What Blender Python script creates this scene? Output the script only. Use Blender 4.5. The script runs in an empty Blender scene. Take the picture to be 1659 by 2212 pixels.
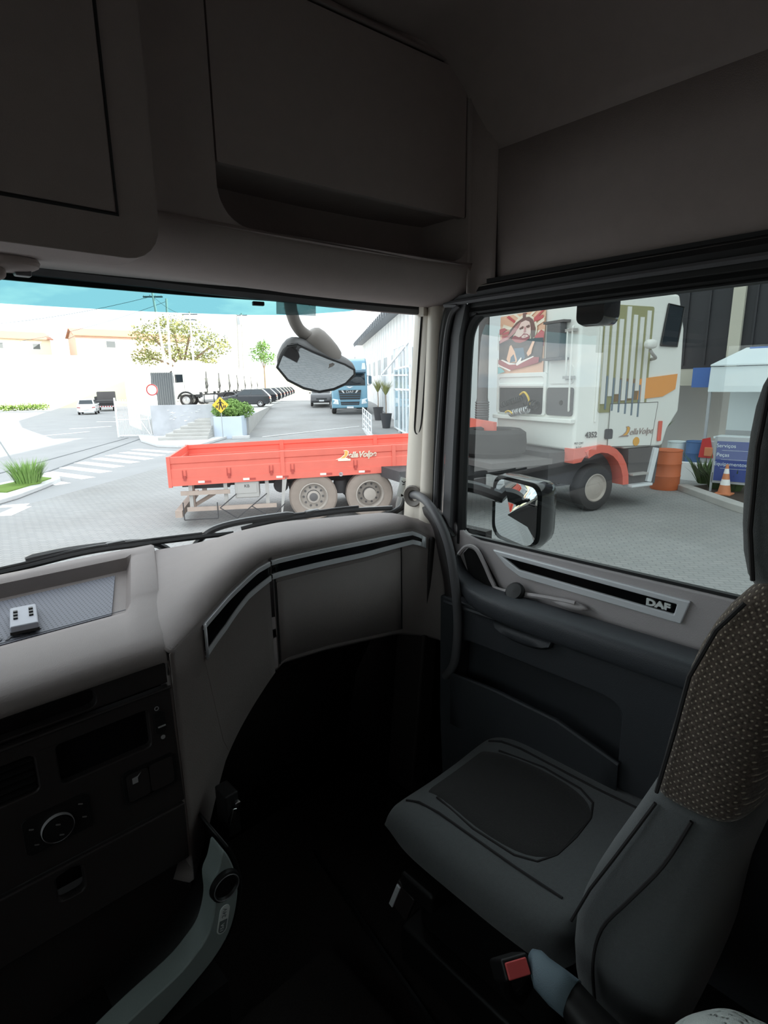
import bpy, bmesh, math, random
from mathutils import Vector, Matrix
R = math.radians
random.seed(7)
scene = bpy.context.scene
col = scene.collection

# ---------------------------------------------------------------- camera
CAM = Vector((-0.15, 0.0, 2.88))
YAW, PITCH, ROLL = R(43.0), R(12.9), R(0.85)
fw = Vector((math.sin(YAW) * math.cos(PITCH), math.cos(YAW) * math.cos(PITCH), -math.sin(PITCH)))
rt0 = Vector((math.cos(YAW), -math.sin(YAW), 0))
up0 = rt0.cross(fw)
rt = rt0 * math.cos(ROLL) - up0 * math.sin(ROLL)
up = up0 * math.cos(ROLL) + rt0 * math.sin(ROLL)
cd = bpy.data.cameras.new('camera')
cd.sensor_fit = 'HORIZONTAL'; cd.sensor_width = 36.0; cd.lens = 1211.0 / 1659.0 * 36.0
cd.clip_start = 0.02; cd.clip_end = 900
cam = bpy.data.objects.new('camera', cd)
cam.matrix_world = Matrix.Translation(CAM) @ Matrix((rt, up, -fw)).transposed().to_4x4()
col.objects.link(cam)
scene.camera = cam

# ---------------------------------------------------------------- sky, sun, exposure
AU = R(36.5)                                   # heading of the yard's aisle
UX = Vector((math.sin(AU), math.cos(AU), 0)); VX = Vector((math.cos(AU), -math.sin(AU), 0))
w = bpy.data.worlds.new('sky'); scene.world = w; w.use_nodes = True
nt = w.node_tree; nt.nodes.clear()
def nd(nt, t, **k):
    n = nt.nodes.new(t)
    for a, b in k.items(): setattr(n, a, b)
    return n
out = nd(nt, 'ShaderNodeOutputWorld'); bg = nd(nt, 'ShaderNodeBackground')
tc = nd(nt, 'ShaderNodeTexCoord'); mp = nd(nt, 'ShaderNodeMapping'); mp.inputs['Scale'].default_value = (1, 1, 3.2)
ns = nd(nt, 'ShaderNodeTexNoise'); ns.inputs['Scale'].default_value = 6.5; ns.inputs['Detail'].default_value = 6
rp = nd(nt, 'ShaderNodeValToRGB'); rp.color_ramp.elements[0].position = .46; rp.color_ramp.elements[1].position = .62
mx = nd(nt, 'ShaderNodeMix', data_type='RGBA')
mx.inputs['A'].default_value = (.80, .91, 1.0, 1); mx.inputs['B'].default_value = (1.25, 1.22, 1.18, 1)
nt.links.new(tc.outputs['Generated'], mp.inputs['Vector']); nt.links.new(mp.outputs[0], ns.inputs['Vector'])
nt.links.new(ns.outputs['Fac'], rp.inputs['Fac']); nt.links.new(rp.outputs['Color'], mx.inputs['Factor'])
nt.links.new(mx.outputs['Result'], bg.inputs['Color']); bg.inputs['Strength'].default_value = 1.25
nt.links.new(bg.outputs[0], out.inputs[0])
sd = bpy.data.lights.new('sun_offscreen', 'SUN'); sd.energy = 9.0; sd.angle = R(.6); sd.color = (1, .95, .86)
sun = bpy.data.objects.new('sun_offscreen', sd)
SE = R(22)
sdir = VX * math.cos(SE) + Vector((0, 0, math.sin(SE)))
sun.rotation_euler = sdir.to_track_quat('Z', 'Y').to_euler(); sun.location = sdir * 60
col.objects.link(sun)
vs = scene.view_settings
vs.view_transform = 'Standard'; vs.look = 'None'; vs.gamma = 1.0; vs.use_curve_mapping = False; vs.exposure = 1.05
scene.cycles.use_denoising = True
scene.cycles.max_bounces = 10; scene.cycles.diffuse_bounces = 5; scene.cycles.transparent_max_bounces = 16
scene.cycles.sample_clamp_indirect = 6.0

# ---------------------------------------------------------------- materials
M = {}
def lin(c):
    return tuple((x / 12.92 if x <= .04045 else ((x + .055) / 1.055) ** 2.4) for x in (v / 255. for v in c))
def mat(name, rgb, rough=.6, metal=0., spec=.5, vary=0., scale=12., bump=0., bscale=180., coat=0., sheen=0.):
    m = bpy.data.materials.new(name); m.use_nodes = True; n = m.node_tree; b = n.nodes['Principled BSDF']
    b.inputs['Base Color'].default_value = (*rgb, 1); b.inputs['Roughness'].default_value = rough
    b.inputs['Metallic'].default_value = metal; b.inputs['Specular IOR Level'].default_value = spec
    b.inputs['Coat Weight'].default_value = coat; b.inputs['Sheen Weight'].default_value = sheen
    if vary or bump:
        t = nd(n, 'ShaderNodeTexCoord')
    if vary:
        x = nd(n, 'ShaderNodeTexNoise'); x.inputs['Scale'].default_value = scale; x.inputs['Detail'].default_value = 5
        q = nd(n, 'ShaderNodeMix', data_type='RGBA')
        q.inputs['A'].default_value = (*[c * (1 - vary) for c in rgb], 1); q.inputs['B'].default_value = (*[min(1, c * (1 + vary)) for c in rgb], 1)
        n.links.new(t.outputs['Object'], x.inputs['Vector']); n.links.new(x.outputs['Fac'], q.inputs['Factor']); n.links.new(q.outputs['Result'], b.inputs['Base Color'])
    if bump:
        x2 = nd(n, 'ShaderNodeTexNoise'); x2.inputs['Scale'].default_value = bscale; x2.inputs['Detail'].default_value = 3
        bp = nd(n, 'ShaderNodeBump'); bp.inputs['Strength'].default_value = bump; bp.inputs['Distance'].default_value = .002
        n.links.new(t.outputs['Object'], x2.inputs['Vector']); n.links.new(x2.outputs['Fac'], bp.inputs['Height']); n.links.new(bp.outputs[0], b.inputs['Normal'])
    M[name] = m
    return m
def glass(name, tint, f0=.06, haze=0., hazecol=(.5, .5, .5)):
    m = bpy.data.materials.new(name); m.use_nodes = True; n = m.node_tree; n.nodes.clear()
    o = nd(n, 'ShaderNodeOutputMaterial'); tr = nd(n, 'ShaderNodeBsdfTransparent'); tr.inputs[0].default_value = (*tint, 1)
    gl = nd(n, 'ShaderNodeBsdfGlossy'); gl.inputs['Roughness'].default_value = 0.0; gl.inputs[0].default_value = (.95, .97, .97, 1)
    lw = nd(n, 'ShaderNodeLayerWeight'); lw.inputs['Blend'].default_value = .5
    p = nd(n, 'ShaderNodeMath', operation='POWER'); p.inputs[1].default_value = 5
    ma = nd(n, 'ShaderNodeMath', operation='MULTIPLY_ADD'); ma.inputs[1].default_value = 1 - f0; ma.inputs[2].default_value = f0
    s = nd(n, 'ShaderNodeMixShader')
    n.links.new(lw.outputs['Facing'], p.inputs[0]); n.links.new(p.outputs[0], ma.inputs[0]); n.links.new(ma.outputs[0], s.inputs[0])
    src = tr.outputs[0]
    if haze:
        d = nd(n, 'ShaderNodeBsdfDiffuse'); d.inputs[0].default_value = (*hazecol, 1); s2 = nd(n, 'ShaderNodeMixShader'); s2.inputs[0].default_value = haze
        n.links.new(tr.outputs[0], s2.inputs[1]); n.links.new(d.outputs[0], s2.inputs[2]); src = s2.outputs[0]
    n.links.new(src, s.inputs[1]); n.links.new(gl.outputs[0], s.inputs[2]); n.links.new(s.outputs[0], o.inputs[0])
    M[name] = m
    return m

# ---------------------------------------------------------------- mesh helpers
W = {}                                          # world matrix of every object that carries parts
class MB:
    def __init__(s): s.v = []; s.f = []
    def add(s, vs, fs):
        k = len(s.v); s.v += [Vector(p) for p in vs]; s.f += [tuple(i + k for i in f) for f in fs]; return s
    def box(s, c, d, rot=None):
        x, y, z = (a / 2 for a in d); c = Vector(c)
        vs = [Vector(p) for p in ((-x, -y, -z), (x, -y, -z), (x, y, -z), (-x, y, -z), (-x, -y, z), (x, -y, z), (x, y, z), (-x, y, z))]
        if rot is not None: vs = [rot @ p for p in vs]
        return s.add([p + c for p in vs], [(0, 3, 2, 1), (4, 5, 6, 7), (0, 1, 5, 4), (1, 2, 6, 5), (2, 3, 7, 6), (3, 0, 4, 7)])
    def bar(s, a, b, wd, ht, upv=(0, 0, 1)):
        a, b = Vector(a), Vector(b); d = b - a; L = d.length; d.normalize(); u = Vector(upv); sd_ = d.cross(u)
        if sd_.length < 1e-4: sd_ = d.cross(Vector((1, 0, 0)))
        sd_.normalize(); u = sd_.cross(d)
        return s.box((a + b) / 2, (wd, L, ht), Matrix((sd_, d, u)).transposed())
    def prism(s, pts, vec):
        n = len(pts); vec = Vector(vec); P = [Vector(p) for p in pts]
        return s.add(P + [p + vec for p in P], [tuple(range(n - 1, -1, -1)), tuple(range(n, 2 * n))] + [(i, (i + 1) % n, (i + 1) % n + n, i + n) for i in range(n)])
    def loft(s, rows, closed=False, caps=False):
        n = len(rows[0]); vs = [p for r in rows for p in r]; fs = []
        for i in range(len(rows) - 1):
            for j in range(n if closed else n - 1):
                k = (j + 1) % n
                fs.append((i * n + j, i * n + k, (i + 1) * n + k, (i + 1) * n + j))
        if caps: fs += [tuple(range(n - 1, -1, -1)), tuple(range((len(rows) - 1) * n, len(rows) * n))]
        return s.add(vs, fs)
    def tube(s, path, r, n=8, caps=True):
        P = [Vector(p) for p in path]; rows = []; ref = Vector((0, 0, 1)); last = None
        for i, p in enumerate(P):
            d = (P[min(i + 1, len(P) - 1)] - P[max(i - 1, 0)]).normalized()
            a = d.cross(ref) if last is None else last - d * last.dot(d)
            if a.length < 1e-3: a = d.cross(Vector((1, 0, 0)))
            a.normalize(); b = d.cross(a); last = a
            rr = r[i] if isinstance(r, (list, tuple)) else r
            rows.append([p + a * rr * math.cos(t) + b * rr * math.sin(t) for t in (2 * math.pi * k / n for k in range(n))])
        return s.loft(rows, True, caps)
    def lathe(s, prof, c, axis=(0, 0, 1), n=24):
        c = Vector(c); ax = Vector(axis).normalized(); a = ax.cross(Vector((0, 0, 1)))
        if a.length < 1e-3: a = Vector((1, 0, 0))
        a.normalize(); b = ax.cross(a)
        rows = [[c + ax * h + (a * math.cos(t) + b * math.sin(t)) * max(r, 1e-4) for t in (2 * math.pi * k / n for k in range(n))] for r, h in prof]
        return s.loft(rows, True, False)
    def ell(s, c, rad, n=16, m=10, p=1.0):
        c = Vector(c); sg = lambda x: math.copysign(abs(x) ** p, x); rows = []
        for i in range(m + 1):
            t = -math.pi / 2 + math.pi * i / m
            rows.append([c + Vector((rad[0] * sg(math.cos(t)) * sg(math.cos(q)), rad[1] * sg(math.cos(t)) * sg(math.sin(q)), rad[2] * sg(math.sin(t)))) for q in (2 * math.pi * k / n for k in range(n))])
        return s.loft(rows, True, True)
    def build(s, name, m, parent=None, world=False, smooth=35, bevel=0., seg=2, sub=0, solid=0., recalc=True, kind=None, label=None):
        vs = s.v
        if world and parent is not None:
            inv = W[parent].inverted(); vs = [inv @ p for p in vs]
        me = bpy.data.meshes.new(name); me.from_pydata([tuple(p) for p in vs], [], s.f)
        if recalc:
            bm = bmesh.new(); bm.from_mesh(me); bmesh.ops.remove_doubles(bm, verts=bm.verts, dist=1e-5); bmesh.ops.recalc_face_normals(bm, faces=bm.faces); bm.to_mesh(me); bm.free()
        if smooth:
            me.polygons.foreach_set('use_smooth', [True] * len(me.polygons)); me.set_sharp_from_angle(angle=R(smooth))
        me.materials.append(M[m] if isinstance(m, str) else m); me.update()
        o = bpy.data.objects.new(name, me); col.objects.link(o)
        if parent is not None:
            o.parent = parent; W[o] = W[parent]
        else: W[o] = Matrix()
        if solid:
            q = o.modifiers.new('solid', 'SOLIDIFY'); q.thickness = solid; q.offset = 0
        if bevel:
            q = o.modifiers.new('bevel', 'BEVEL'); q.width = bevel; q.segments = seg; q.limit_method = 'ANGLE'; q.angle_limit = R(40)
            if not smooth or smooth < 60:
                me.polygons.foreach_set('use_smooth', [True] * len(me.polygons)); me.set_sharp_from_angle(angle=R(80)); q.harden_normals = True
        if sub:
            q = o.modifiers.new('sub', 'SUBSURF'); q.levels = sub; q.render_levels = sub
        if kind: o['kind'] = kind
        if label: o['label'] = label
        return o
def tag(o, label, cat, group=None, kind=None):
    o['label'] = label; o['category'] = cat
    if group: o['group'] = group
    if kind: o['kind'] = kind
    return o
def thing(name, label, cat, loc=(0, 0, 0), rz=0., group=None):
    o = bpy.data.objects.new(name, None); col.objects.link(o); o.empty_display_size = .1
    o.location = loc; o.rotation_euler = (0, 0, rz); W[o] = Matrix.Translation(Vector(loc)) @ Matrix.Rotation(rz, 4, 'Z')
    tag(o, label, cat, group); return o
def struct(o, label=None):
    o['kind'] = 'structure'
    if label: o['label'] = label
    return o
def copy_tree(o, parent=None):
    c = o.copy(); col.objects.link(c); c.parent = parent
    for ch in list(o.children): copy_tree(ch, c)
    return c
def text(name, s, size, m, parent, mtx, world=True, ext=.0005, shear=0., sx=1.0, bold=0., label=None):
    cu = bpy.data.curves.new(name, 'FONT'); cu.body = s; cu.size = size; cu.extrude = ext; cu.shear = shear; cu.align_x = 'CENTER'; cu.align_y = 'CENTER'; cu.offset = bold
    o = bpy.data.objects.new(name, cu); col.objects.link(o); dg = bpy.context.evaluated_depsgraph_get()
    me = bpy.data.meshes.new_from_object(o.evaluated_get(dg)); bpy.data.objects.remove(o); me.name = name
    if world and parent is not None: mtx = W[parent].inverted() @ mtx
    me.transform(mtx @ Matrix.Diagonal((sx, 1, 1, 1))); me.materials.clear(); me.materials.append(M[m])
    o = bpy.data.objects.new(name, me); col.objects.link(o); o.parent = parent
    if label: o['label'] = label
    return o
def frame(origin, xdir, ydir):                  # matrix whose x/y axes lie along the given directions
    x = Vector(xdir).normalized(); y = Vector(ydir); y = (y - x * y.dot(x)).normalized(); z = x.cross(y)
    m = Matrix((x, y, z)).transposed().to_4x4(); m.translation = Vector(origin); return m
def sheet(outer, holes, mapf, thick=(0, 0, 0)):  # flat plate with holes; 2-D loops mapped into space
    bm = bmesh.new(); eds = []
    for lp in [outer] + holes:
        vs_ = [bm.verts.new(mapf(*p)) for p in lp]
        eds += [bm.edges.new((vs_[i], vs_[(i + 1) % len(vs_)])) for i in range(len(vs_))]
    bmesh.ops.triangle_fill(bm, use_beauty=True, use_dissolve=False, edges=eds)
    if Vector(thick).length:
        r = bmesh.ops.extrude_face_region(bm, geom=list(bm.faces)); bmesh.ops.translate(bm, verts=[g for g in r['geom'] if isinstance(g, bmesh.types.BMVert)], vec=Vector(thick))
    bmesh.ops.recalc_face_normals(bm, faces=bm.faces); bm.verts.index_update()
    b = MB(); b.add([v.co.copy() for v in bm.verts], [tuple(v.index for v in f.verts) for f in bm.faces]); bm.free(); return b
def rrect(x0, y0, x1, y1, r, n=5):               # rounded rectangle loop; r one radius or (bl, br, tr, tl)
    r = (r,) * 4 if not isinstance(r, (tuple, list)) else r; pts = []
    for (cx, cy, a0, q) in ((x0, y0, 180, r[0]), (x1, y0, 270, r[1]), (x1, y1, 0, r[2]), (x0, y1, 90, r[3])):
        ox = cx + (q if cx == x0 else -q); oy = cy + (q if cy == y0 else -q)
        if q < 1e-6: pts.append((cx, cy)); continue
        pts += [(ox + q * math.cos(R(a0 + 90 * k / n)), oy + q * math.sin(R(a0 + 90 * k / n))) for k in range(n + 1)]
    return pts
def smoothpath(P, n=6):                          # Catmull-Rom
    P = [Vector(p) for p in P]; o = []
    for i in range(len(P) - 1):
        a, b, c, d = P[max(i - 1, 0)], P[i], P[i + 1], P[min(i + 2, len(P) - 1)]
        for k in range(n):
            t = k / n; o.append(.5 * ((2 * b) + (c - a) * t + (2 * a - 5 * b + 4 * c - d) * t * t + (3 * b - a - 3 * c + d) * t ** 3))
    return o + [P[-1]]
def interp(tab, x):
    if x <= tab[0][0]: return tab[0][1]
    for (a, p), (b, q) in zip(tab, tab[1:]):
        if x <= b: return p + (q - p) * (x - a) / (b - a)
    return tab[-1][1]
# ================================================================ CAB MATERIALS
mat('headliner', (.36, .305, .29), .85, spec=.2, vary=.06, scale=30, bump=.25, bscale=600)
mat('dash_grey', (.25, .216, .209), .62, spec=.35, vary=.05, scale=25, bump=.35, bscale=420)
mat('dark_plastic', (.028, .023, .023), .5, spec=.4, bump=.2, bscale=500)
mat('black_plastic', (.010, .0095, .010), .45, spec=.4)
mat('door_grey', (.50, .465, .47), .6, spec=.35, vary=.04, bump=.3, bscale=420)
mat('door_dark', (.052, .056, .064), .5, spec=.45, bump=.3, bscale=420)
mat('rubber', (.014, .014, .015), .45, spec=.5)
mat('frame_grey', (.12, .118, .125), .45, spec=.5)
mat('piano_black', (.006, .006, .007), .12, spec=.6)
mat('silver', (.84, .86, .89), .30, metal=.12)
mat('chrome', (.85, .85, .86), .08, metal=1.0)
mat('cream_paint', (.70, .64, .56), .42, spec=.5)
mat('cream_trim', (.56, .50, .43), .5, spec=.4)
mat('seat_grey', (.115, .122, .125), .95, spec=.1, vary=.12, scale=160, bump=.6, bscale=900, sheen=.25)
mat('seat_insert', (.032, .031, .031), .95, spec=.1, vary=.25, scale=220, bump=.6, bscale=900, sheen=.2)
mat('carpet', (.026, .0225, .022), .95, spec=.1, vary=.3, scale=200, bump=.6, bscale=700)
mat('grip_blue', (.16, .22, .26), .6, spec=.4, bump=.3, bscale=500)
mat('red_button', (.72, .10, .10), .4)
mat('cotton', (.72, .78, .74), .95, spec=.1, vary=.08, scale=120, bump=.6, bscale=700, sheen=.3)
mat('remote_white', (.36, .37, .42), .5)
mat('console_teal', (.27, .32, .31), .6, spec=.4, bump=.25, bscale=500)
mat('label_white', (.80, .84, .82), .5)
mat('label_grey', (.16, .19, .19), .5)
mat('print_dim', (.22, .20, .20), .5)
mat('print_light', (.40, .38, .39), .5)
mat('seam_dark', (.020, .018, .019), .8)
mat('mat_line', (.085, .088, .105), .7)
glass('windshield_glass', (.93, .965, .96), .03, haze=.03, hazecol=(.8, .82, .83))
glass('sun_band', (.13, .30, .315), .03)
glass('door_glass', (.46, .51, .49), .09, haze=.02, hazecol=(.5, .58, .58))
glass('driver_glass', (.46, .51, .49), .09)
mat('mirror', (.78, .80, .82), .02, metal=1.0)
mat('mirror_convex', (.62, .66, .68), .04, metal=1.0)
mat('housing', (.10, .098, .098), .5, spec=.5, vary=.1, scale=20)
mat('arm_grey', (.23, .205, .185), .5, spec=.4)
mat('wiper_black', (.020, .020, .022), .35, spec=.6)

def dotted(name, base, dot, sx, sy, rad):
    m = bpy.data.materials.new(name); m.use_nodes = True; n = m.node_tree; b = n.nodes['Principled BSDF']
    b.inputs['Roughness'].default_value = .95; b.inputs['Specular IOR Level'].default_value = .1; b.inputs['Sheen Weight'].default_value = .2
    t = nd(n, 'ShaderNodeTexCoord'); sp = nd(n, 'ShaderNodeSeparateXYZ'); n.links.new(t.outputs['Object'], sp.inputs[0])
    a = nd(n, 'ShaderNodeMath', operation='MULTIPLY_ADD'); a.inputs[1].default_value = .35
    n.links.new(sp.outputs['X'], a.inputs[0]); n.links.new(sp.outputs['Y'], a.inputs[2])
    cb = nd(n, 'ShaderNodeCombineXYZ'); n.links.new(a.outputs[0], cb.inputs['X']); n.links.new(sp.outputs['Z'], cb.inputs['Y'])
    mp_ = nd(n, 'ShaderNodeMapping'); mp_.inputs['Scale'].default_value = (sx, sy, 1); mp_.inputs['Rotation'].default_value = (0, 0, R(45)); mp_.vector_type = 'POINT'
    n.links.new(cb.outputs[0], mp_.inputs['Vector'])
    vo = nd(n, 'ShaderNodeTexVoronoi', voronoi_dimensions='2D'); vo.inputs['Scale'].default_value = 1; vo.inputs['Randomness'].default_value = .12
    n.links.new(mp_.outputs[0], vo.inputs['Vector'])
    rp_ = nd(n, 'ShaderNodeValToRGB'); e = rp_.color_ramp.elements
    e[0].position = rad * .7; e[0].color = (*dot, 1); e[1].position = rad; e[1].color = (*base, 1)
    n.links.new(vo.outputs['Distance'], rp_.inputs['Fac'])
    nz = nd(n, 'ShaderNodeTexNoise'); nz.inputs['Scale'].default_value = 260; nz.inputs['Detail'].default_value = 3; n.links.new(t.outputs['Object'], nz.inputs['Vector'])
    mx_ = nd(n, 'ShaderNodeMix', data_type='RGBA', blend_type='MULTIPLY'); mx_.inputs['Factor'].default_value = .8
    r2 = nd(n, 'ShaderNodeValToRGB'); r2.color_ramp.elements[0].position = .3; r2.color_ramp.elements[0].color = (.35, .35, .35, 1); r2.color_ramp.elements[1].position = .65
    n.links.new(nz.outputs['Fac'], r2.inputs['Fac']); n.links.new(rp_.outputs['Color'], mx_.inputs['A']); n.links.new(r2.outputs['Color'], mx_.inputs['B']); n.links.new(mx_.outputs['Result'], b.inputs['Base Color'])
    bp = nd(n, 'ShaderNodeBump'); bp.inputs['Strength'].default_value = .5; bp.inputs['Distance'].default_value = .002; n.links.new(vo.outputs['Distance'], bp.inputs['Height']); n.links.new(bp.outputs[0], b.inputs['Normal'])
    M[name] = m
dotted('seat_dots', (.120, .094, .078), (.52, .45, .35), 135, 135, .2)
def tray_material(name):
    m = bpy.data.materials.new(name); m.use_nodes = True; n = m.node_tree; b = n.nodes['Principled BSDF']; b.inputs['Roughness'].default_value = .6
    t = nd(n, 'ShaderNodeTexCoord'); mp_ = nd(n, 'ShaderNodeMapping'); mp_.inputs['Scale'].default_value = (115, 100, 1); n.links.new(t.outputs['Object'], mp_.inputs['Vector'])
    vo = nd(n, 'ShaderNodeTexVoronoi', voronoi_dimensions='2D'); vo.inputs['Scale'].default_value = 1; vo.inputs['Randomness'].default_value = 0; n.links.new(mp_.outputs[0], vo.inputs['Vector'])
    rp_ = nd(n, 'ShaderNodeValToRGB'); e = rp_.color_ramp.elements; e[0].position = .14; e[0].color = (.05, .052, .065, 1); e[1].position = .26; e[1].color = (.155, .16, .195, 1)
    n.links.new(vo.outputs['Distance'], rp_.inputs['Fac']); n.links.new(rp_.outputs['Color'], b.inputs['Base Color'])
    bp = nd(n, 'ShaderNodeBump'); bp.inputs['Strength'].default_value = .6; bp.inputs['Distance'].default_value = .003; n.links.new(rp_.outputs['Color'], bp.inputs['Height']); n.links.new(bp.outputs[0], b.inputs['Normal'])
    M[name] = m
tray_material('tray_mat')

# ================================================================ CAB SHELL
def wy(x, z):                                   # inner face of the curved windscreen
    k = 1 - min(1, abs(x) / 1.1) ** 2.6
    yb = 1.27 + .36 * k; yt = 1.16 + .22 * k
    return yb + (yt - yb) * (z - 2.40) / .72
fl = MB().box((0, .3, 1.47), (2.26, 2.9, .06)).build('floor', 'carpet'); struct(fl, 'dark carpeted cab floor')
MB().prism(rrect(-.5, 1.5, .50, 1.555, (.0, .0, .03, .03)) and [(x, -1.1, z) for x, z in rrect(-.5, 1.5, .5, 1.555, (0, 0, .03, .03))], (0, 2.0, 0)).build('tunnel_mat', 'carpet', fl)
MB().tube([(.545, .5, 1.503), (.60, .85, 1.503), (.66, 1.2, 1.503)], .006, 6).build('mat_edge', 'black_plastic', fl)
wb = MB().box((0, -1.13, 2.53), (2.26, .06, 2.18)).build('wall_back', 'headliner'); struct(wb, 'grey lined back wall of the cab')
# ceiling with rounded shoulder towards the passenger side
def shoulder(s):
    o = []
    for y in (-1.1, -.5, 0, .4, .8, 1.04, 1.45):
        o.append([Vector((s * (1.085 - .20 * (1 - math.cos(R(a)))), y, 3.42 + .21 * math.sin(R(a)))) for a in range(0, 91, 10)] + [Vector((0, y, 3.655))])
    return o
ce = MB().loft(shoulder(1)).loft(shoulder(-1)).build('ceiling', 'headliner', solid=.02, recalc=False); struct(ce, 'grey lined cab roof')
wr = MB().loft([[(1.10, y, 3.10), (1.094, y, 3.2), (1.088, y, 3.3), (1.085, y, 3.43)] for y in (-1.1, -.3, .5, 1.06)]).build('wall_right', 'headliner', solid=.02, recalc=False); struct(wr, 'smooth grey lining above the passenger door')
wl = MB()
wl.box((-1.115, .3, 1.96), (.05, 2.9, .96)); wl.box((-1.115, .3, 3.26), (.05, 2.9, .42)); wl.box((-1.115, -.62, 2.75), (.05, 1.06, .62)); wl.box((-1.115, 1.36, 2.75), (.05, .68, .62))
wl = wl.build('wall_left', 'headliner'); struct(wl, 'lining around the driver side window')
# door side shell behind the passenger door (rear quarter)
MB().box((1.125, -.60, 2.3), (.05, 1.06, 1.7)).build('quarter_panel', 'headliner', wr)
MB().box((1.14, 1.12, 1.95), (.03, .36, 1.02)).build('kick_panel', 'dark_plastic', wr)
MB().box((1.135, .55, 1.93), (.02, 1.30, .98)).build('door_skin', 'dark_plastic', wr)
MB().box((1.09, .50, 1.53), (.10, 1.30, .12)).build('door_sill', 'black_plastic', wr)
wf = MB().loft([[(x, wy(x, 2.40) + .03, 1.45), (x, wy(x, 2.40) + .03, 2.40)] for x in [-1.13 + 2.26 * i / 24 for i in range(25)]]).build('wall_front', 'dark_plastic', solid=.02, recalc=False); struct(wf, 'bulkhead below the windscreen')
MB().loft([[(x, wy(x, 3.12) + .02, 3.095), (x, wy(x, 3.12) - .02, 3.70)] for x in [-1.13 + 2.26 * i / 24 for i in range(25)]]).build('roof_front', 'black_plastic', wf, solid=.02, recalc=False)

# ---------------------------------------------------------------- windows
xs = [-1.105 + 2.21 * i / 44 for i in range(45)]
zs = [2.40 + .72 * i / 8 for i in range(9)]
def tan_low(x): return interp([(0, 3.048), (.37, 3.052), (.64, 3.057), (.76, 3.062), (.935, 3.080), (1.0, 3.11), (1.2, 3.119)], abs(x))
wn = MB().loft([[(x, wy(x, z), z) for z in [2.40 + (tan_low(x) - 2.40) * i / 8 for i in range(9)]] for x in xs]).build('window_1', 'windshield_glass', recalc=False, smooth=60); struct(wn, 'wide curved windscreen')
MB().loft([[(x, wy(x, z), z) for z in [tan_low(x) + (3.12 - tan_low(x)) * i / 3 for i in range(4)]] for x in xs]).build('tint_band', 'sun_band', wn, recalc=False, smooth=60, label='teal sun strip along the top of the windscreen')
MB().tube([(x, wy(x, 3.10) - .012, interp([(0, 3.135), (.4, 3.13), (.7, 3.12), (1.09, 3.098)], abs(x))) for x in xs], .030, 10).build('top_seal', 'rubber', wn)
MB().tube(smoothpath([(1.105, 1.165, 3.10), (1.113, 1.20, 2.85), (1.117, 1.235, 2.635), (1.113, 1.256, 2.51), (1.095, 1.272, 2.478), (1.06, 1.297, 2.462), (.98, 1.35, 2.44)], 5), .010, 8).build('side_seal', 'rubber', wn)
w2 = MB().loft([[(1.112, y, z) for z in (2.40, 2.6, 2.8, 3.075)] for y in (-.10, .2, .5, .8, 1.01)]).build('window_2', 'door_glass', recalc=False); struct(w2, 'tinted passenger door window')
w3 = MB().loft([[(-1.11, y, z) for z in (2.43, 2.7, 3.06)] for y in (-.10, .4, 1.03)]).build('window_3', 'driver_glass', recalc=False); struct(w3, 'tinted driver door window')

# ---------------------------------------------------------------- passenger side pillar and door seals
rows = []
for i in range(13):
    z = 2.36 + (3.11 - 2.36) * i / 12; dy = -.055 * (z - 2.45) / .65
    rows.append([(1.108, 1.248 + dy * 1.2, z), (1.088, 1.232 + dy, z), (1.072, 1.20 + dy, z), (1.066, 1.17 + dy * .9, z), (1.070, 1.150 + dy * .8, z), (1.060, 1.140 + dy * .7, z), (1.058, 1.118 + dy * .6, z), (1.066, 1.100 + dy * .5, z), (1.10, 1.085 + dy * .4, z)])
pil = MB().loft(rows).build('trim_1', 'cream_paint', smooth=60, recalc=False, solid=.006); struct(pil, 'cream painted windscreen pillar')
MB().tube(smoothpath([(1.065, 1.105, 3.08), (1.065, 1.122, 2.9), (1.066, 1.135, 2.78), (1.066, 1.143, 2.745), (1.066, 1.152, 2.733), (1.066, 1.164, 2.745), (1.065, 1.160, 2.8), (1.064, 1.146, 2.95), (1.063, 1.132, 3.08)], 5), .0028, 6).build('channel_outline', 'seam_dark', pil)
MB().lathe([(.034, .006), (.030, .010), (.018, .004), (.012, -.01)], (1.062, 1.165, 2.545), (-1, -.25, 0), 20).build('handle_socket', 'arm_grey', pil)
MB().box((1.052, 1.118, 3.075), (.015, .02, .03)).build('clip', 'cream_paint', pil, bevel=.003)
sl = MB().tube(smoothpath([(1.085, 1.105, 2.30), (1.085, 1.092, 2.6), (1.083, 1.072, 2.9), (1.083, 1.052, 3.04), (1.08, 1.02, 3.09), (1.08, .95, 3.105), (1.08, .6, 3.108), (1.08, -.7, 3.110)], 6), .020, 8).build('trim_2', 'rubber'); struct(sl, 'black rubber door seal')
MB().tube(smoothpath([(1.062, 1.08, 2.42), (1.062, 1.072, 2.65), (1.062, 1.052, 2.9), (1.062, 1.035, 3.03), (1.062, 1.0, 3.075), (1.062, .9, 3.086), (1.062, -.7, 3.090)], 6), .007, 6).build('seal_lip', 'frame_grey', sl)
MB().box((1.078, .18, 3.128), (.014, 1.75, .010)).build('gap_strip', 'black_plastic', sl)
MB().box((1.070, .17, 3.112), (.012, 1.72, .014)).build('lining_strip', 'arm_grey', sl)

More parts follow.
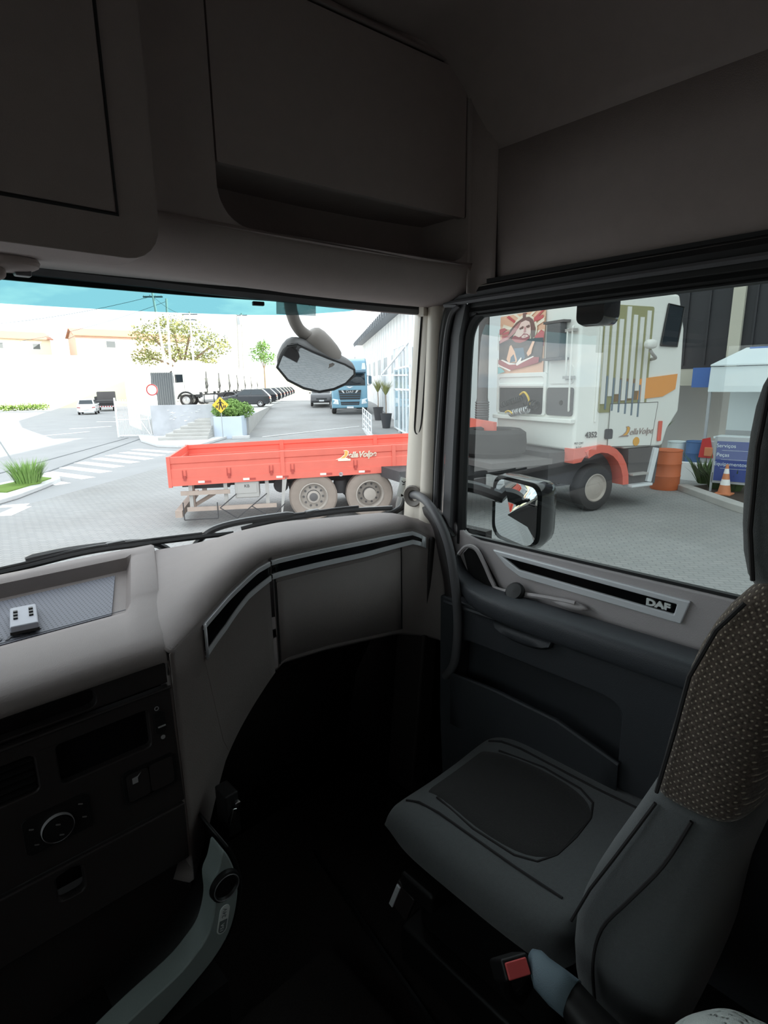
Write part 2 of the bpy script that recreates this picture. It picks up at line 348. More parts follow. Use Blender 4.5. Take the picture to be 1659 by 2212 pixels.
# ---------------------------------------------------------------- passenger door
def yz(x): return lambda y, z: Vector((x, y, z))
dr = sheet([(-.10, 2.27), (-.10, 2.445), (.93, 2.445), (.985, 2.455), (1.045, 2.50), (1.07, 2.44), (1.05, 2.27)], [], yz(1.085), (.022, 0, 0)).build('door_1', 'door_grey', bevel=.006); struct(dr, 'grey passenger door with dark armrest and map pocket')
MB().box((1.098, .46, 2.448), (.014, 1.10, .008)).build('glass_wiper_seal', 'rubber', dr)
# window frame: grey post, black inner run, top rail
MB().loft([[(1.100, y0 - dy, z), (1.070, y0 - .004 - dy, z), (1.068, y0 - .034 - dy, z), (1.100, y0 - .040 - dy, z)] for z, y0, dy in ((2.44, 1.062, 0), (2.7, 1.062, .010), (3.0, 1.056, .02), (3.08, 1.045, .03))]).build('frame_post', 'frame_grey', dr, smooth=50)
MB().tube(smoothpath([(1.098, 1.008, 2.42), (1.098, 1.004, 2.7), (1.098, .996, 2.95), (1.098, .985, 3.02), (1.098, .955, 3.053), (1.098, .9, 3.060), (1.098, -.1, 3.062)], 6), .015, 8).build('glass_run', 'rubber', dr)
MB().box((1.098, .44, 3.083), (.030, 1.10, .030)).build('top_rail', 'black_plastic', dr, bevel=.006)
MB().tube([(1.083, .96, 3.050), (1.083, .5, 3.052), (1.083, -.1, 3.052)], .0035, 6).build('rail_bead', 'rubber', dr)
# silver strip with black inlay and emblem
so = [(.882, 2.430), (.372, 2.421), (.386, 2.366), (.789, 2.372), (.835, 2.392)]; si = [(.846, 2.416), (.398, 2.408), (.402, 2.384), (.795, 2.392)]
sheet(so, [si], yz(1.077), (.012, 0, 0)).build('silver_strip', 'silver', dr, bevel=.003, label='brushed silver decor strip')
sheet(si, [], yz(1.083), (.004, 0, 0)).build('strip_inlay', 'piano_black', dr)
text('emblem_lettering', 'DAF', .020, 'label_white', dr, frame((1.080, .437, 2.3955), (0, -1, 0), (0, 0, 1)), ext=.0015, sx=1.35, bold=.0012, label='chrome DAF lettering')
# armrest, pull recess, knob
path = [((1.060, .992, 2.40), .014, .010), ((1.050, .965, 2.335), .022, .018), ((1.035, .91, 2.302), .040, .028), ((1.03, .80, 2.295), .050, .036), ((1.03, .6, 2.295), .050, .036), ((1.03, .4, 2.295), .050, .036), ((1.03, .1, 2.295), .050, .036), ((1.03, -.05, 2.30), .045, .03)]
rows = []
for p, rx, rz_ in path:
    rows.append([Vector(p) + Vector((rx * math.copysign(abs(math.cos(t)) ** .6, math.cos(t)), 0, rz_ * math.copysign(abs(math.sin(t)) ** .6, math.sin(t)))) for t in (2 * math.pi * k / 16 for k in range(16))])
MB().loft(rows, True, True).build('armrest', 'door_dark', dr, sub=1, smooth=70)
sheet([(.978, 2.40), (.955, 2.335), (.895, 2.315), (.855, 2.318), (.872, 2.345), (.928, 2.418), (.955, 2.425)], [], yz(1.070), (.02, 0, 0)).build('handle_recess', 'black_plastic', dr, bevel=.004)
MB().tube(smoothpath([(1.066, .99, 2.395), (1.066, .962, 2.425), (1.066, .928, 2.424), (1.066, .90, 2.39), (1.066, .868, 2.34), (1.064, .84, 2.326), (1.06, .70, 2.345), (1.06, .62, 2.352)], 5), .006, 6).build('recess_rim', 'door_grey', dr)
MB().ell((1.068, .64, 2.342), (.016, .05, .011)).build('pull_pad', 'door_grey', dr)
MB().lathe([(.026, 0), (.027, .010), (.022, .016), (.001, .017)], (1.055, .785, 2.335), (-.8, 0, .6), 18).build('mirror_knob', 'black_plastic', dr)
# lower panel with pocket
lo = [(-.10, 1.58), (1.00, 1.58), (1.02, 1.9), (1.02, 2.275), (-.10, 2.275)]
pk = [(p[0], p[1]) for p in rrect(.47, 1.885, .955, 2.165, .045)]
sheet(lo, [pk], yz(1.020), (.06, 0, 0)).build('lower_panel', 'door_dark', dr, bevel=.006, seg=3)
sheet(pk, [], yz(1.078), (.01, 0, 0)).build('pocket_back', 'door_dark', dr)
rows = [[(1.035, y, 1.885), (1.005, y, 1.89), (1.0, y, interp([(.45, 2.015), (.62, 2.055), (.84, 2.06), (.96, 2.05)], y)), (1.012, y, interp([(.45, 2.018), (.62, 2.058), (.84, 2.063), (.96, 2.053)], y))] for y in (.46, .5, .55, .62, .7, .8, .9, .96)]
MB().loft(rows).build('pocket_front', 'door_dark', dr, solid=.005, smooth=60)
MB().tube([(1.002, y, interp([(.45, 2.018), (.62, 2.058), (.84, 2.063), (.96, 2.053)], y)) for y in (.46, .5, .55, .62, .7, .8, .9, .955)], .005, 6).build('pocket_rim', 'door_dark', dr)
MB().tube([(1.016, 1.0, 2.262), (1.016, .82, 2.262)], .006, 6).tube([(1.016, .64, 2.262), (1.016, 0, 2.262)], .006, 6).build('panel_lip', 'door_dark', dr)
rows = []
for i in range(9):
    a = math.pi * i / 8; y = .73 + .085 * math.cos(a); d = .042 * math.sin(a) ** .7
    rows.append([(1.022, y, 2.262), (1.004, y, 2.262 - .3 * d), (1.000, y, 2.262 - .7 * d), (1.016, y, 2.262 - d)])
MB().loft(rows).build('pull_cup', 'door_dark', dr, solid=.004, smooth=70)
# triangular corner cover with bright outline
sheet([(1.075, 2.52), (1.005, 2.445), (1.06, 2.44), (1.095, 2.50)], [], yz(1.058), (.016, 0, 0)).build('corner_cover', 'black_plastic', dr, bevel=.004)
MB().tube([(1.056, 1.066, 2.505), (1.056, 1.016, 2.455), (1.056, 1.035, 2.447), (1.056, 1.05, 2.462)], .0018, 5).build('corner_outline', 'frame_grey', dr)

# ================================================================ OVERHEAD CONSOLE
oc = thing('overhead_console', 'grey overhead storage console above the windscreen', 'console', (0, 1.15, 3.05))
def ysh(x): return -.075 * max(0, (abs(x) - .55) / .53) ** 2          # ends curve back towards the doors
def cface(x, z): return Vector((x, 1.02 + ysh(x), z))
hole = rrect(.400, 3.172, 1.040, 3.597, (.062, .05, .045, .02), 6)
out_l = [(.27, 3.165)] + [(.27 + .8 * i / 16, 3.165) for i in range(1, 17)] + [(1.075, 3.3), (1.075, 3.45), (1.06, 3.62)] + [(1.06 - .79 * i / 12, 3.62) for i in range(1, 13)]
sheet(out_l, [hole], cface, (0, .02, 0)).build('face_frame', 'headliner', oc, world=True, smooth=60)
# roll under the face down to the windscreen header
def lz(x): return interp([(0, .014), (.35, .013), (.62, .003), (1.1, 0)], abs(x))
rows = []
for i in range(45):
    x = -1.08 + 2.16 * i / 44; s = ysh(x); e = wy(x, 3.10) - .045
    rows.append([Vector(p) for p in ((x, 1.02 + s, 3.62), (x, 1.02 + s, 3.172))][1:] + [Vector((x, 1.022 + s, 3.150)), Vector((x, 1.035 + s, 3.124 + lz(x))), Vector((x, 1.06 + s, 3.106 + lz(x))), Vector((x, 1.10 + s, 3.092 + lz(x))), Vector((x, min(1.17 + s, e), 3.090 + lz(x) - .012 * max(0, (abs(x) - .6)))), Vector((x, e + .005, 3.118))])
MB().loft(rows).build('lower_roll', 'headliner', oc, world=True, smooth=75, solid=.006, recalc=False)
# end return to the door side
MB().loft([[Vector((1.04 + .036 * math.sin(R(a)), 1.02 + ysh(1.04) - .06 * (1 - math.cos(R(a))), z)) for a in range(0, 91, 15)] for z in (3.10, 3.3, 3.62)]).build('end_return', 'headliner', oc, world=True, smooth=75, solid=.004, recalc=False)
# cubby behind the hole
cb = MB()
cb.loft([[cface(x, 3.172 + .0), cface(x, 3.172) + Vector((0, .16, 0)), cface(x, 3.285) + Vector((0, .16, 0)), cface(x, 3.285) + Vector((0, .012, 0))] for x in (.395, .55, .7, .85, 1.0, 1.045)])
cb.add([cface(.395, 3.16), cface(.395, 3.16) + Vector((0, .16, 0)), cface(.395, 3.29) + Vector((0, .16, 0)), cface(.395, 3.29)], [(0, 1, 2, 3)]).add([cface(1.045, 3.16), cface(1.045, 3.16) + Vector((0, .16, 0)), cface(1.045, 3.29) + Vector((0, .16, 0)), cface(1.045, 3.29)], [(0, 1, 2, 3)])
cb.build('open_cubby', 'headliner', oc, world=True, smooth=0, recalc=False)
dl = rrect(.406, 3.275, 1.034, 3.591, (.004, .004, .04, .016), 5)
big = sheet([(p[0], p[1]) for p in dl], [], lambda x, z: cface(x, z) + Vector((0, .004, 0)), (0, .016, 0)).build('locker_door', 'headliner', oc, world=True, bevel=.003, smooth=60)
MB().prism([cface(x, z) + Vector((0, -.003, 0)) for x, z in rrect(.712, 3.304, .762, 3.338, .005, 3)], (0, .010, 0)).build('latch', 'black_plastic', big, world=True, bevel=.001)
# bulging centre locker with its own door
bl = rrect(-.62, 3.078, .262, 3.62, (.05, .055, .0, .0), 6)
sheet(bl, [], lambda x, z: Vector((x, .965, z)), (0, .07, 0)).build('centre_pod', 'headliner', oc, world=True, bevel=.014, seg=4)
sheet([(-.55, 3.142), (.196, 3.142), (.196, 3.612), (-.55, 3.612)], [], lambda x, z: Vector((x, .9625, z)), (0, .004, 0)).build('centre_door', 'headliner', oc, world=True, bevel=.0015)
MB().tube([(-.55, .9645, 3.139), (.199, .9645, 3.139), (.199, .9645, 3.612)], .0030, 6).build('locker_gap', 'rubber', oc, world=True)  # dark tube drawn as the shade in the door gap
# reading lamp pod and blind knob hanging under the header
lp = thing('lamp_pod', 'small grey reading lamp pod under the overhead console', 'lamp', (.07, 1.20, 3.10))
MB().ell((.078, 1.205, 3.094), (.062, .04, .015), 20, 10, .8).build('shell', 'headliner', lp, world=True)
MB().box((.112, 1.21, 3.080), (.026, .02, .012)).build('switch', 'frame_grey', lp, world=True, bevel=.003)
kb = thing('blind_knob', 'rounded grey knob below the reading lamp pod', 'knob', (.01, 1.20, 3.06))
MB().ell((.062, 1.195, 3.074), (.022, .02, .013), 18, 10, .8).build('grip', 'headliner', kb, world=True)
MB().tube([(.062, 1.195, 3.07), (.064, 1.20, 3.10)], .006, 6).build('stem', 'headliner', kb, world=True)
# ================================================================ DASHBOARD
da = thing('dashboard', 'grey-brown dashboard with storage tray, silver trim and glovebox', 'dashboard', (0, 1.3, 1.5))
# centre block with a sunken tray: profile across y, swept along x, right edge flares towards the windscreen
prof_tray = [(1.60, 2.425), (1.575, 2.442), (1.535, 2.442), (1.520, 2.436), (1.512, 2.404), (1.50, 2.396), (1.255, 2.382), (1.245, 2.385), (1.232, 2.397), (1.20, 2.404), (1.12, 2.408), (1.05, 2.408), (1.012, 2.400), (.996, 2.386), (.994, 2.374)]
prof_flat = [(1.60, 2.425), (1.575, 2.442), (1.535, 2.444), (1.520, 2.443), (1.512, 2.442), (1.50, 2.441), (1.255, 2.424), (1.245, 2.421), (1.232, 2.419), (1.20, 2.416), (1.12, 2.412), (1.05, 2.408), (1.012, 2.400), (.996, 2.386), (.994, 2.374)]
def flare(y): return .245 + .36 * (y - 1.10)
def cb_row(x, k, pr): return [Vector(((x + (flare(y) - .245) * k), y, z)) for y, z in pr]
rows = [cb_row(x, k, prof_tray) for x, k in ((-1.0, 0), (-.7, 0), (-.3, .25), (0, .7), (.12, .9), (.170, 1.0))]
rows += [[Vector((p.x, p.y, p.z)) for p in cb_row(.176, 1.0, [(y, zt * .75 + zf * .25) for (y, zt), (_, zf) in zip(prof_tray, prof_flat)])]]
rows += [[Vector((p.x, p.y, p.z)) for p in cb_row(.186, 1.0, [(y, zt * .12 + zf * .88) for (y, zt), (_, zf) in zip(prof_tray, prof_flat)])], cb_row(.200, 1.0, prof_flat), cb_row(.240, 1.0, prof_flat), cb_row(.246, 1.0, [(y, z - .004) for y, z in prof_flat]), cb_row(.248, 1.0, [(y, z - .03) for y, z in prof_flat])]
MB().loft(rows).build('centre_top', 'dash_grey', da, world=True, smooth=40, recalc=False, solid=.004)
tm = sheet([(-.6, 1.262), (.198, 1.262), (.283, 1.495), (-.6, 1.495)], [], lambda x, y: Vector((x, y, 2.3895 + (y - 1.25) * .056)), (0, 0, -.004)).build('tray_liner', 'tray_mat', da, world=True)
tilt = Vector((0, 1, .056))
text('liner_lettering', 'DAF', .040, 'mat_line', tm, frame((.012, 1.285, 2.3925), (1, 0, 0), tilt), ext=.0006, sx=1.5)
MB().box((.0, 1.268, 2.3908), (.46, .0025, .001)).build('liner_line', 'mat_line', tm, world=True)

pc = smoothpath([(.216, .994, 0), (.335, 1.07, 0), (.43, 1.11, 0), (.54, 1.125, 0), (.75, 1.115, 0), (1.0, 1.09, 0), (1.065, 1.03, 0)], 8)
ss = [0.]
for a, b in zip(pc, pc[1:]): ss.append(ss[-1] + (b - a).length)
SM = ss[-1]
def fpt(s, z, off=0.):                           # point on the curved dash face, off = towards the cabin
    s = max(0, min(SM, s))
    for i in range(len(ss) - 1):
        if s <= ss[i + 1] + 1e-9:
            k = (s - ss[i]) / (ss[i + 1] - ss[i]); p = pc[i].lerp(pc[i + 1], k); d = (pc[i + 1] - pc[i]).normalized(); break
    return Vector((p.x + d.y * off, p.y - d.x * off, z))
def ztop(s): return interp([(0, 2.378), (.113, 2.396), (.165, 2.411), (.243, 2.439), (.30, 2.462), (.345, 2.472), (.477, 2.470), (.63, 2.466), (.80, 2.462), (.86, 2.43)], s)
def zbot(s): return interp([(0, 2.312), (.119, 2.324), (.189, 2.352), (.266, 2.397), (.345, 2.426), (.474, 2.424), (.63, 2.420), (.80, 2.424), (.86, 2.40)], s)
def zlow(s): return interp([(0, 1.86), (.06, 1.92), (.112, 1.985), (.153, 2.035), (.288, 2.133), (.36, 2.19), (.5, 2.18), (.75, 2.15), (.9, 2.10)], s)
SS = [SM * i / 60 for i in range(61)]
def fr(s):
    t = ztop(s); q = s / SM; xb = .420 + (1.085 - .420) * q; yb = wy(xb, 2.43) - .012
    lift = .016 * min(1, max(0, (s - .05) / .2)); f0 = fpt(s, t + .006, .001)
    top = [f0, fpt(s, t + .014 + lift * .5, -.008), fpt(s, t + .020 + lift * .8, -.03)]
    a = fpt(s, t + .022 + lift, -.07); e = Vector((xb, yb, 2.425)); b = a.lerp(e, .45); b.z = interp([(0, 2.428), (.3, 2.462), (.45, 2.492), (.8, 2.482), (.9, 2.465)], s) * .5 + .5 * (a.z + .004)
    c = a.lerp(e, .85); c.z = b.z * .5 + 2.445 * .5
    return top + [a, b, c, e]
MB().loft([fr(s) for s in SS]).build('passenger_top', 'dash_grey', da, world=True, smooth=75, recalc=False, solid=.004, sub=1)
MB().loft([[fpt(s, zlow(s), -.05), fpt(s, zlow(s), -.012), fpt(s, zlow(s) + .012, 0), fpt(s, (zlow(s) + zbot(s)) / 2, .0), fpt(s, zbot(s), 0), fpt(s, ztop(s) + .008, 0)] for s in SS if s <= .345]).build('side_panel', 'dash_grey', da, world=True, smooth=60, recalc=False, solid=.003)
MB().loft([[fpt(s, zlow(s), -.30), fpt(s, zlow(s), -.012), fpt(s, zlow(s) + .012, 0), fpt(s, (zlow(s) + zbot(s)) / 2, .0), fpt(s, zbot(s), 0), fpt(s, ztop(s) + .008, 0)] for s in [.345] + [s for s in SS if s > .345]]).build('glovebox_surround', 'dash_grey', da, world=True, smooth=60, recalc=False, solid=.003)
MB().loft([[fpt(s, zlow(s) + .02, .0035), fpt(s, zbot(s) - .012, .0035)] for s in [.352 + .40 * i / 20 for i in range(21)]]).build('glovebox_door', 'dash_grey', da, world=True, smooth=60, recalc=False, solid=.003)
MB().tube([fpt(.348, z, .003) for z in (2.43, 2.35, 2.28, 2.2)], .0022, 6).build('glovebox_gap', 'rubber', da, world=True)  # dark tubes painted for the shaded gaps either side of the glovebox
MB().tube([fpt(.756, z, .003) for z in (2.42, 2.3, 2.17)], .0022, 6).build('glovebox_gap', 'rubber', da, world=True)
MB().tube([fpt(s, z, .001) for s, z in ((.112, 2.312), (.130, 2.21), (.150, 2.10), (.165, 2.065))], .0012, 5).build('panel_crease', 'dash_grey', da, world=True)
def strip(name, lo_, hi_, m, off, a, b):
    n = 26
    return MB().loft([[fpt(s, lo_(s), off * .2), fpt(s, lo_(s) + .001, off), fpt(s, hi_(s) - .001, off), fpt(s, hi_(s), off * .2)] for s in [a + (b - a) * i / n for i in range(n + 1)]]).build(name, m, da, world=True, smooth=50, recalc=False, solid=.002)
for a, b in ((.113, .336), (.341, .835)):
    strip('trim_strip', lambda s: ztop(s) - .011, ztop, 'silver', .006, a, b)
    strip('trim_strip', zbot, lambda s: zbot(s) + .013, 'silver', .006, a, b)
    strip('trim_inlay', lambda s: zbot(s) + .013, lambda s: ztop(s) - .011, 'piano_black', .003, a, b)
MB().loft([[fpt(s, zbot(s) - .004, .007), fpt(s, ztop(s), .007)] for s in (.111, .118)]).build('trim_strip', 'silver', da, world=True, solid=.003, recalc=False)
MB().loft([[fpt(s, zbot(s), .007), fpt(s, ztop(s), .007)] for s in (.828, .842)]).build('trim_strip', 'silver', da, world=True, solid=.003, recalc=False)
MB().tube(smoothpath([(1.075, 1.12, 2.515), (1.062, 1.06, 2.475), (1.056, 1.03, 2.40), (1.052, 1.0, 2.30), (1.05, .985, 2.18), (1.05, .98, 2.05)], 6), [.020, .022, .024] + [.024] * 28, 10).build('end_pad', 'dark_plastic', da, world=True, smooth=60)
MB().prism([(1.00, 1.12, 1.55), (1.085, 1.12, 1.55), (1.085, 1.06, 2.44), (1.03, 1.06, 2.44)], (0, .12, 0)).build('end_cap', 'dark_plastic', da, world=True, bevel=.01)
# lower bulkhead pad under the glovebox (dark knee area)
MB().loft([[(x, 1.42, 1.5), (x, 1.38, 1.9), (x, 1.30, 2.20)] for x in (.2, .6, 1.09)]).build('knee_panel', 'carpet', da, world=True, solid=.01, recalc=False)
# ---- centre stack
YS = .99
def xz(y): return lambda x, z: Vector((x, y, z))
sheet([(-.95, 2.07), (.214, 2.07), (.208, 2.322), (-.95, 2.322)], [rrect(-.40, 2.226, -.022, 2.294, .010), rrect(.010, 2.218, .163, 2.294, .008)], xz(YS), (0, .02, 0)).build('stack_panel', 'dark_plastic', da, world=True, bevel=.003)
sheet([(-.95, 2.328), (.210, 2.328), (.210, 2.382), (-.95, 2.382)], [rrect(-.40, 2.333, .083, 2.368, (.0, .012, .014, .0))], xz(1.0), (0, .02, 0)).build('stack_header', 'dark_plastic', da, world=True, bevel=.002)
sheet(rrect(-.42, 2.310, .10, 2.375, .004), [], xz(1.09), (0, .01, 0)).build('header_slot', 'dark_plastic', da, world=True)
MB().tube([(-.95, .988, 2.3235), (.209, .988, 2.3235)], .003, 6).build('ledge_line', 'dark_plastic', da, world=True)
sheet(rrect(.008, 2.216, .165, 2.296, .008), [], xz(1.004), (0, .01, 0)).build('display', 'piano_black', da, world=True)
sheet(rrect(-.42, 2.22, -.02, 2.30, .008), [], xz(1.008), (0, .01, 0)).build('vent_back', 'dark_plastic', da, world=True)
for k in range(5): MB().box((-.21, .998, 2.234 + k * .013), (.37, .012, .003), Matrix.Rotation(R(20), 3, 'X')).build('vent_slat', 'black_plastic', da, world=True)
sldr = sheet(rrect(.172, 2.236, .192, 2.282, .009), [], xz(.9865), (0, .004, 0)).build('dimmer_slot', 'black_plastic', da, world=True)
MB().box((.184, .9855, 2.252), (.014, .003, .002)).build('dimmer_tab', 'print_light', sldr, world=True)
MB().lathe([(.0042, 0), (.0042, .0015), (.0030, .0015), (.0030, 0)], (.179, .989, 2.290), (0, -1, 0), 14).build('dimmer_mark', 'print_light', sldr, world=True)
MB().lathe([(.0042, 0), (.0042, .0012), (.0001, .0012)], (.185, .989, 2.227), (0, -1, 0), 14).build('dimmer_mark', 'print_light', sldr, world=True)
sw = sheet(rrect(.104, 2.119, .203, 2.188, .010), [rrect(.109, 2.124, .198, 2.183, .008)], xz(.986), (0, .006, 0)).build('switch_bezel', 'black_plastic', da, world=True)
sheet(rrect(.110, 2.125, .150, 2.182, .007), [], xz(.9855), (0, .005, 0)).build('rocker', 'dark_plastic', sw, world=True, bevel=.002)
sheet(rrect(.152, 2.125, .197, 2.182, .007), [], xz(.9855), (0, .005, 0)).build('rocker', 'dark_plastic', sw, world=True, bevel=.002)
MB().prism([(.120, .985, 2.160), (.130, .985, 2.160), (.130, .985, 2.170), (.137, .985, 2.178), (.130, .985, 2.173), (.120, .985, 2.172)], (0, .001, 0)).build('rocker_icon', 'print_light', sw, world=True)
dp = sheet(rrect(-.056, 2.116, .047, 2.186, .010), [], xz(.9862), (0, .005, 0)).build('dial_panel', 'black_plastic', da, world=True, bevel=.002)
MB().lathe([(.0255, 0), (.0255, .006), (.0248, .0075), (.0242, .006), (.0242, 0)], (-.007, .987, 2.147), (0, -1, 0), 32).build('dial_ring', 'print_light', dp, world=True, label='thin pale ring around the dial')
MB().lathe([(.0235, 0), (.022, .009), (.0001, .010)], (-.007, .987, 2.147), (0, -1, 0), 28).build('dial', 'black_plastic', dp, world=True)
for (x, z) in ((-.007, 2.158), (-.004, 2.136), (-.044, 2.165), (-.040, 2.133), (.032, 2.170), (.035, 2.142)):
    MB().box((x, .9855 if abs(x + .006) > .01 else .976, z), (.007, .002, .0018), Matrix.Rotation(R(25), 3, 'Y')).build('dial_mark', 'print_dim', dp, world=True)
lwp = sheet([(-.95, 1.935), (.210, 1.935), (.213, 2.064), (-.95, 2.064)], [rrect(-.022, 1.995, .020, 2.052, .012)], xz(.988), (0, .02, 0)).build('drawer_front', 'dark_plastic', da, world=True, bevel=.004)
sheet(rrect(-.035, 1.985, .033, 2.060, .006), [], xz(1.035), (0, .006, 0)).build('drawer_pull', 'dark_plastic', lwp, world=True)
MB().prism([(.208, .992, 2.375), (.220, .999, 2.375), (.226, .999, 1.90), (.212, .992, 1.90)], (0, .05, 0)).build('stack_edge', 'dash_grey', da, world=True, bevel=.006)
MB().box((-.36, 1.25, 1.72), (1.18, .40, .44)).build('stack_core', 'dark_plastic', da, world=True)
# ---- lower console arm with socket and voltage label
ca = thing('console_arm', 'curved grey-green console arm with a round socket and 24V label', 'console', (.10, .88, 1.555))
outer = smoothpath([(.236, .88, 2.010), (.246, .88, 1.985), (.255, .88, 1.945), (.257, .88, 1.894), (.238, .88, 1.829), (.204, .88, 1.788), (.154, .88, 1.760), (.079, .88, 1.728), (.0, .88, 1.700), (-.12, .88, 1.62), (-.20, .88, 1.53)], 4)
inner = smoothpath([(.232, .88, 2.006), (.222, .88, 1.975), (.209, .88, 1.950), (.207, .88, 1.898), (.190, .88, 1.848), (.16, .88, 1.822), (.12, .88, 1.803), (.027, .88, 1.782), (-.05, .88, 1.750), (-.17, .88, 1.66), (-.26, .88, 1.55)], 4)
MB().loft([[a, b, b + Vector((0, .05, 0)), a + Vector((0, .05, 0))] for a, b in zip(outer, inner)], True, True).build('arm_panel', 'console_teal', ca, world=True, bevel=.003, smooth=60)
MB().loft([[a + Vector((.012, .012, -.008)), a + Vector((.012, .30, -.008))] for a in outer]).build('arm_side', 'black_plastic', ca, world=True, solid=.006, recalc=False, smooth=60)
MB().box((.02, 1.0, 1.635), (.40, .24, .14)).build('arm_foot', 'black_plastic', ca, world=True)
so_ = MB().lathe([(.031, .000), (.030, .009), (.026, .011), (.022, .006), (.0001, .005)], (.230, .879, 1.936), (0, -1, 0), 26).build('socket', 'black_plastic', ca, world=True)
MB().lathe([(.0265, .011), (.0258, .0125), (.0245, .011)], (.230, .879, 1.936), (0, -1, 0), 26).build('socket_ring', 'frame_grey', so_, world=True)
rot = Matrix.Rotation(R(-17), 3, 'Y')
def cap_pts(cx, cz, hw, hl, y, a0=0, a1=360):
    P = [(hw * math.cos(R(t)), hl - hw + hw * math.sin(R(t))) for t in range(0, 181, 15)] + [(hw * math.cos(R(t)), -(hl - hw) + hw * math.sin(R(t))) for t in range(180, 361, 15)]
    return [Vector((cx, y, cz)) + Matrix.Rotation(R(-14), 3, 'Y').inverted() @ Vector((a, 0, b)) for a, b in P]
lb = MB().prism(cap_pts(.222, 1.858, .0105, .030, .8785), (0, .002, 0)).build('voltage_label', 'label_white', ca, world=True)
_r = Matrix.Rotation(R(-14), 3, 'Y').inverted()
lowhalf = [Vector((.222, .878, 1.858)) + _r @ Vector((a, 0, b)) for a, b in [(.0082, -.001)] + [(-.0082, -.001)] + [(.0082 * math.cos(R(t)), -.0193 + .0082 * math.sin(R(t))) for t in range(180, 361, 20)]]
MB().prism(lowhalf, (0, .001, 0)).build('label_field', 'label_grey', lb, world=True)
text('label_text', '24V', .0125, 'label_grey', lb, frame((.2255, .8778, 1.872), (.26, 0, .97), (-.97, 0, .26)), ext=.0002)
text('label_text', '15A', .0105, 'label_white', lb, frame((.2175, .8775, 1.843), (.26, 0, .97), (-.97, 0, .26)), ext=.0002)
# chrome latch in the dark beside the stack
la = thing('chrome_latch', 'tiny chrome latch in the dark beside the centre stack', 'latch', (.296, .96, 1.99))
MB().bar((.288, .955, 1.985), (.300, .955, 2.022), .010, .012, (0, 1, 0)).build('latch_plate', 'chrome', la, world=True, bevel=.002)
MB().box((.306, .953, 2.030), (.012, .012, .009)).build('latch_tip', 'chrome', la, world=True, bevel=.002)
MB().box((.300, .985, 2.0), (.03, .05, .10)).build('latch_mount', 'black_plastic', la, world=True, bevel=.004)

# remote on the tray
rm = thing('remote_control', 'small pale remote control lying on the dash tray', 'remote', (.047, 1.335, 2.3965), R(-10))
MB().box((0, 0, .009), (.050, .122, .018)).build('case', 'remote_white', rm, bevel=.004, seg=3)
MB().box((0, 0, .003), (.051, .123, .006)).build('underside', 'black_plastic', rm)
for x in (-.014, .014):
    for k in range(3): MB().box((x, -.012 + k * .020 - (0 if x > 0 else .004), .0195), (.008, .010, .004)).build('button', 'black_plastic', rm, bevel=.001)

# ================================================================ PASSENGER SEAT
st = thing('passenger_seat', 'grey passenger seat with dotted brown upper backrest', 'seat', (.81, .45, 1.5))
def cz(x, y):
    q = abs(x - .815) / .235; f = max(0, (y - .70) / .135); b_ = max(0, (.45 - y) / .1)
    return 1.945 + .016 * q ** 2.5 - .028 * max(0, q - .82) / .18 * .9 - .055 * f ** 2.2 + .01 * b_
rows = []
ys_ = [.34, .40, .48, .56, .64, .70, .75, .79, .815, .83]
for y in ys_:
    hw = .237 * (1 - .10 * max(0, (y - .68) / .15) ** 2) * (1 - .04 * max(0, (.46 - y) / .1))
    X = [.815 + hw * k for k in (-1, -.96, -.85, -.68, -.45, -.2, 0, .2, .45, .68, .85, .96, 1)]
    topz = [cz(x, y) for x in X]; topz[0] -= .030; topz[-1] -= .030; topz[1] -= .008; topz[-2] -= .008
    bz = 1.835 + .03 * max(0, (y - .76) / .07)
    rows.append([Vector((x, y, z)) for x, z in zip(X, topz)] + [Vector((X[-1], y, bz + .03)), Vector((X[-3], y, bz)), Vector((X[6], y, bz)), Vector((X[2], y, bz)), Vector((X[0], y, bz + .03))])
MB().loft(rows, True, True).build('cushion', 'seat_grey', st, world=True, sub=2, smooth=80)
def ins(y): return interp([(.46, .075), (.48, .115), (.52, .135), (.62, .140), (.72, .125), (.79, .11)], y)
MB().loft([[Vector((.815 + ins(y) * k, y, cz(.815 + ins(y) * k, y) + .0035 - (.006 if abs(k) == 1 else 0))) for k in (-1, -.9, -.6, -.3, 0, .3, .6, .9, 1)] for y in (.462, .475, .50, .55, .62, .69, .74, .78)]).build('cushion_insert', 'seat_insert', st, world=True, sub=1, smooth=80, recalc=False)
for s in (-1, 1):
    MB().tube([Vector((.815 + s * (.160 + .0 * y), y, cz(.815 + s * .160, y) + .001)) for y in (.40, .5, .6, .7, .76, .80)], .0028, 6).build('cushion_seam', 'seam_dark', st, world=True)
MB().tube([Vector((.815 + ins(y) * s, y, cz(.815 + ins(y) * s, y) + .001)) for s, y in ((1, .74), (1, .62), (1, .52), (1, .48), (.9, .462), (0, .458), (-.9, .462), (-1, .48), (-1, .52), (-1, .62), (-1, .74))], .0028, 6).build('insert_seam', 'seam_dark', st, world=True)
yf = [(1.80, .345), (1.87, .367), (1.95, .380), (2.03, .377), (2.12, .345), (2.2, .312), (2.31, .270), (2.40, .257), (2.5, .247), (2.58, .222), (2.64, .180)]
def bsec(z, hw, yfront, th, e=.5):
    o = []
    for k in range(24):
        t = 2 * math.pi * k / 24; c, s = math.cos(t), math.sin(t)
        o.append(Vector((.815 + hw * math.copysign(abs(c) ** e, c), yfront - th / 2 + th / 2 * math.copysign(abs(s) ** e, s) - .022 * (1 - abs(c)) * (1 if s > 0 else 0), z)))
    return o
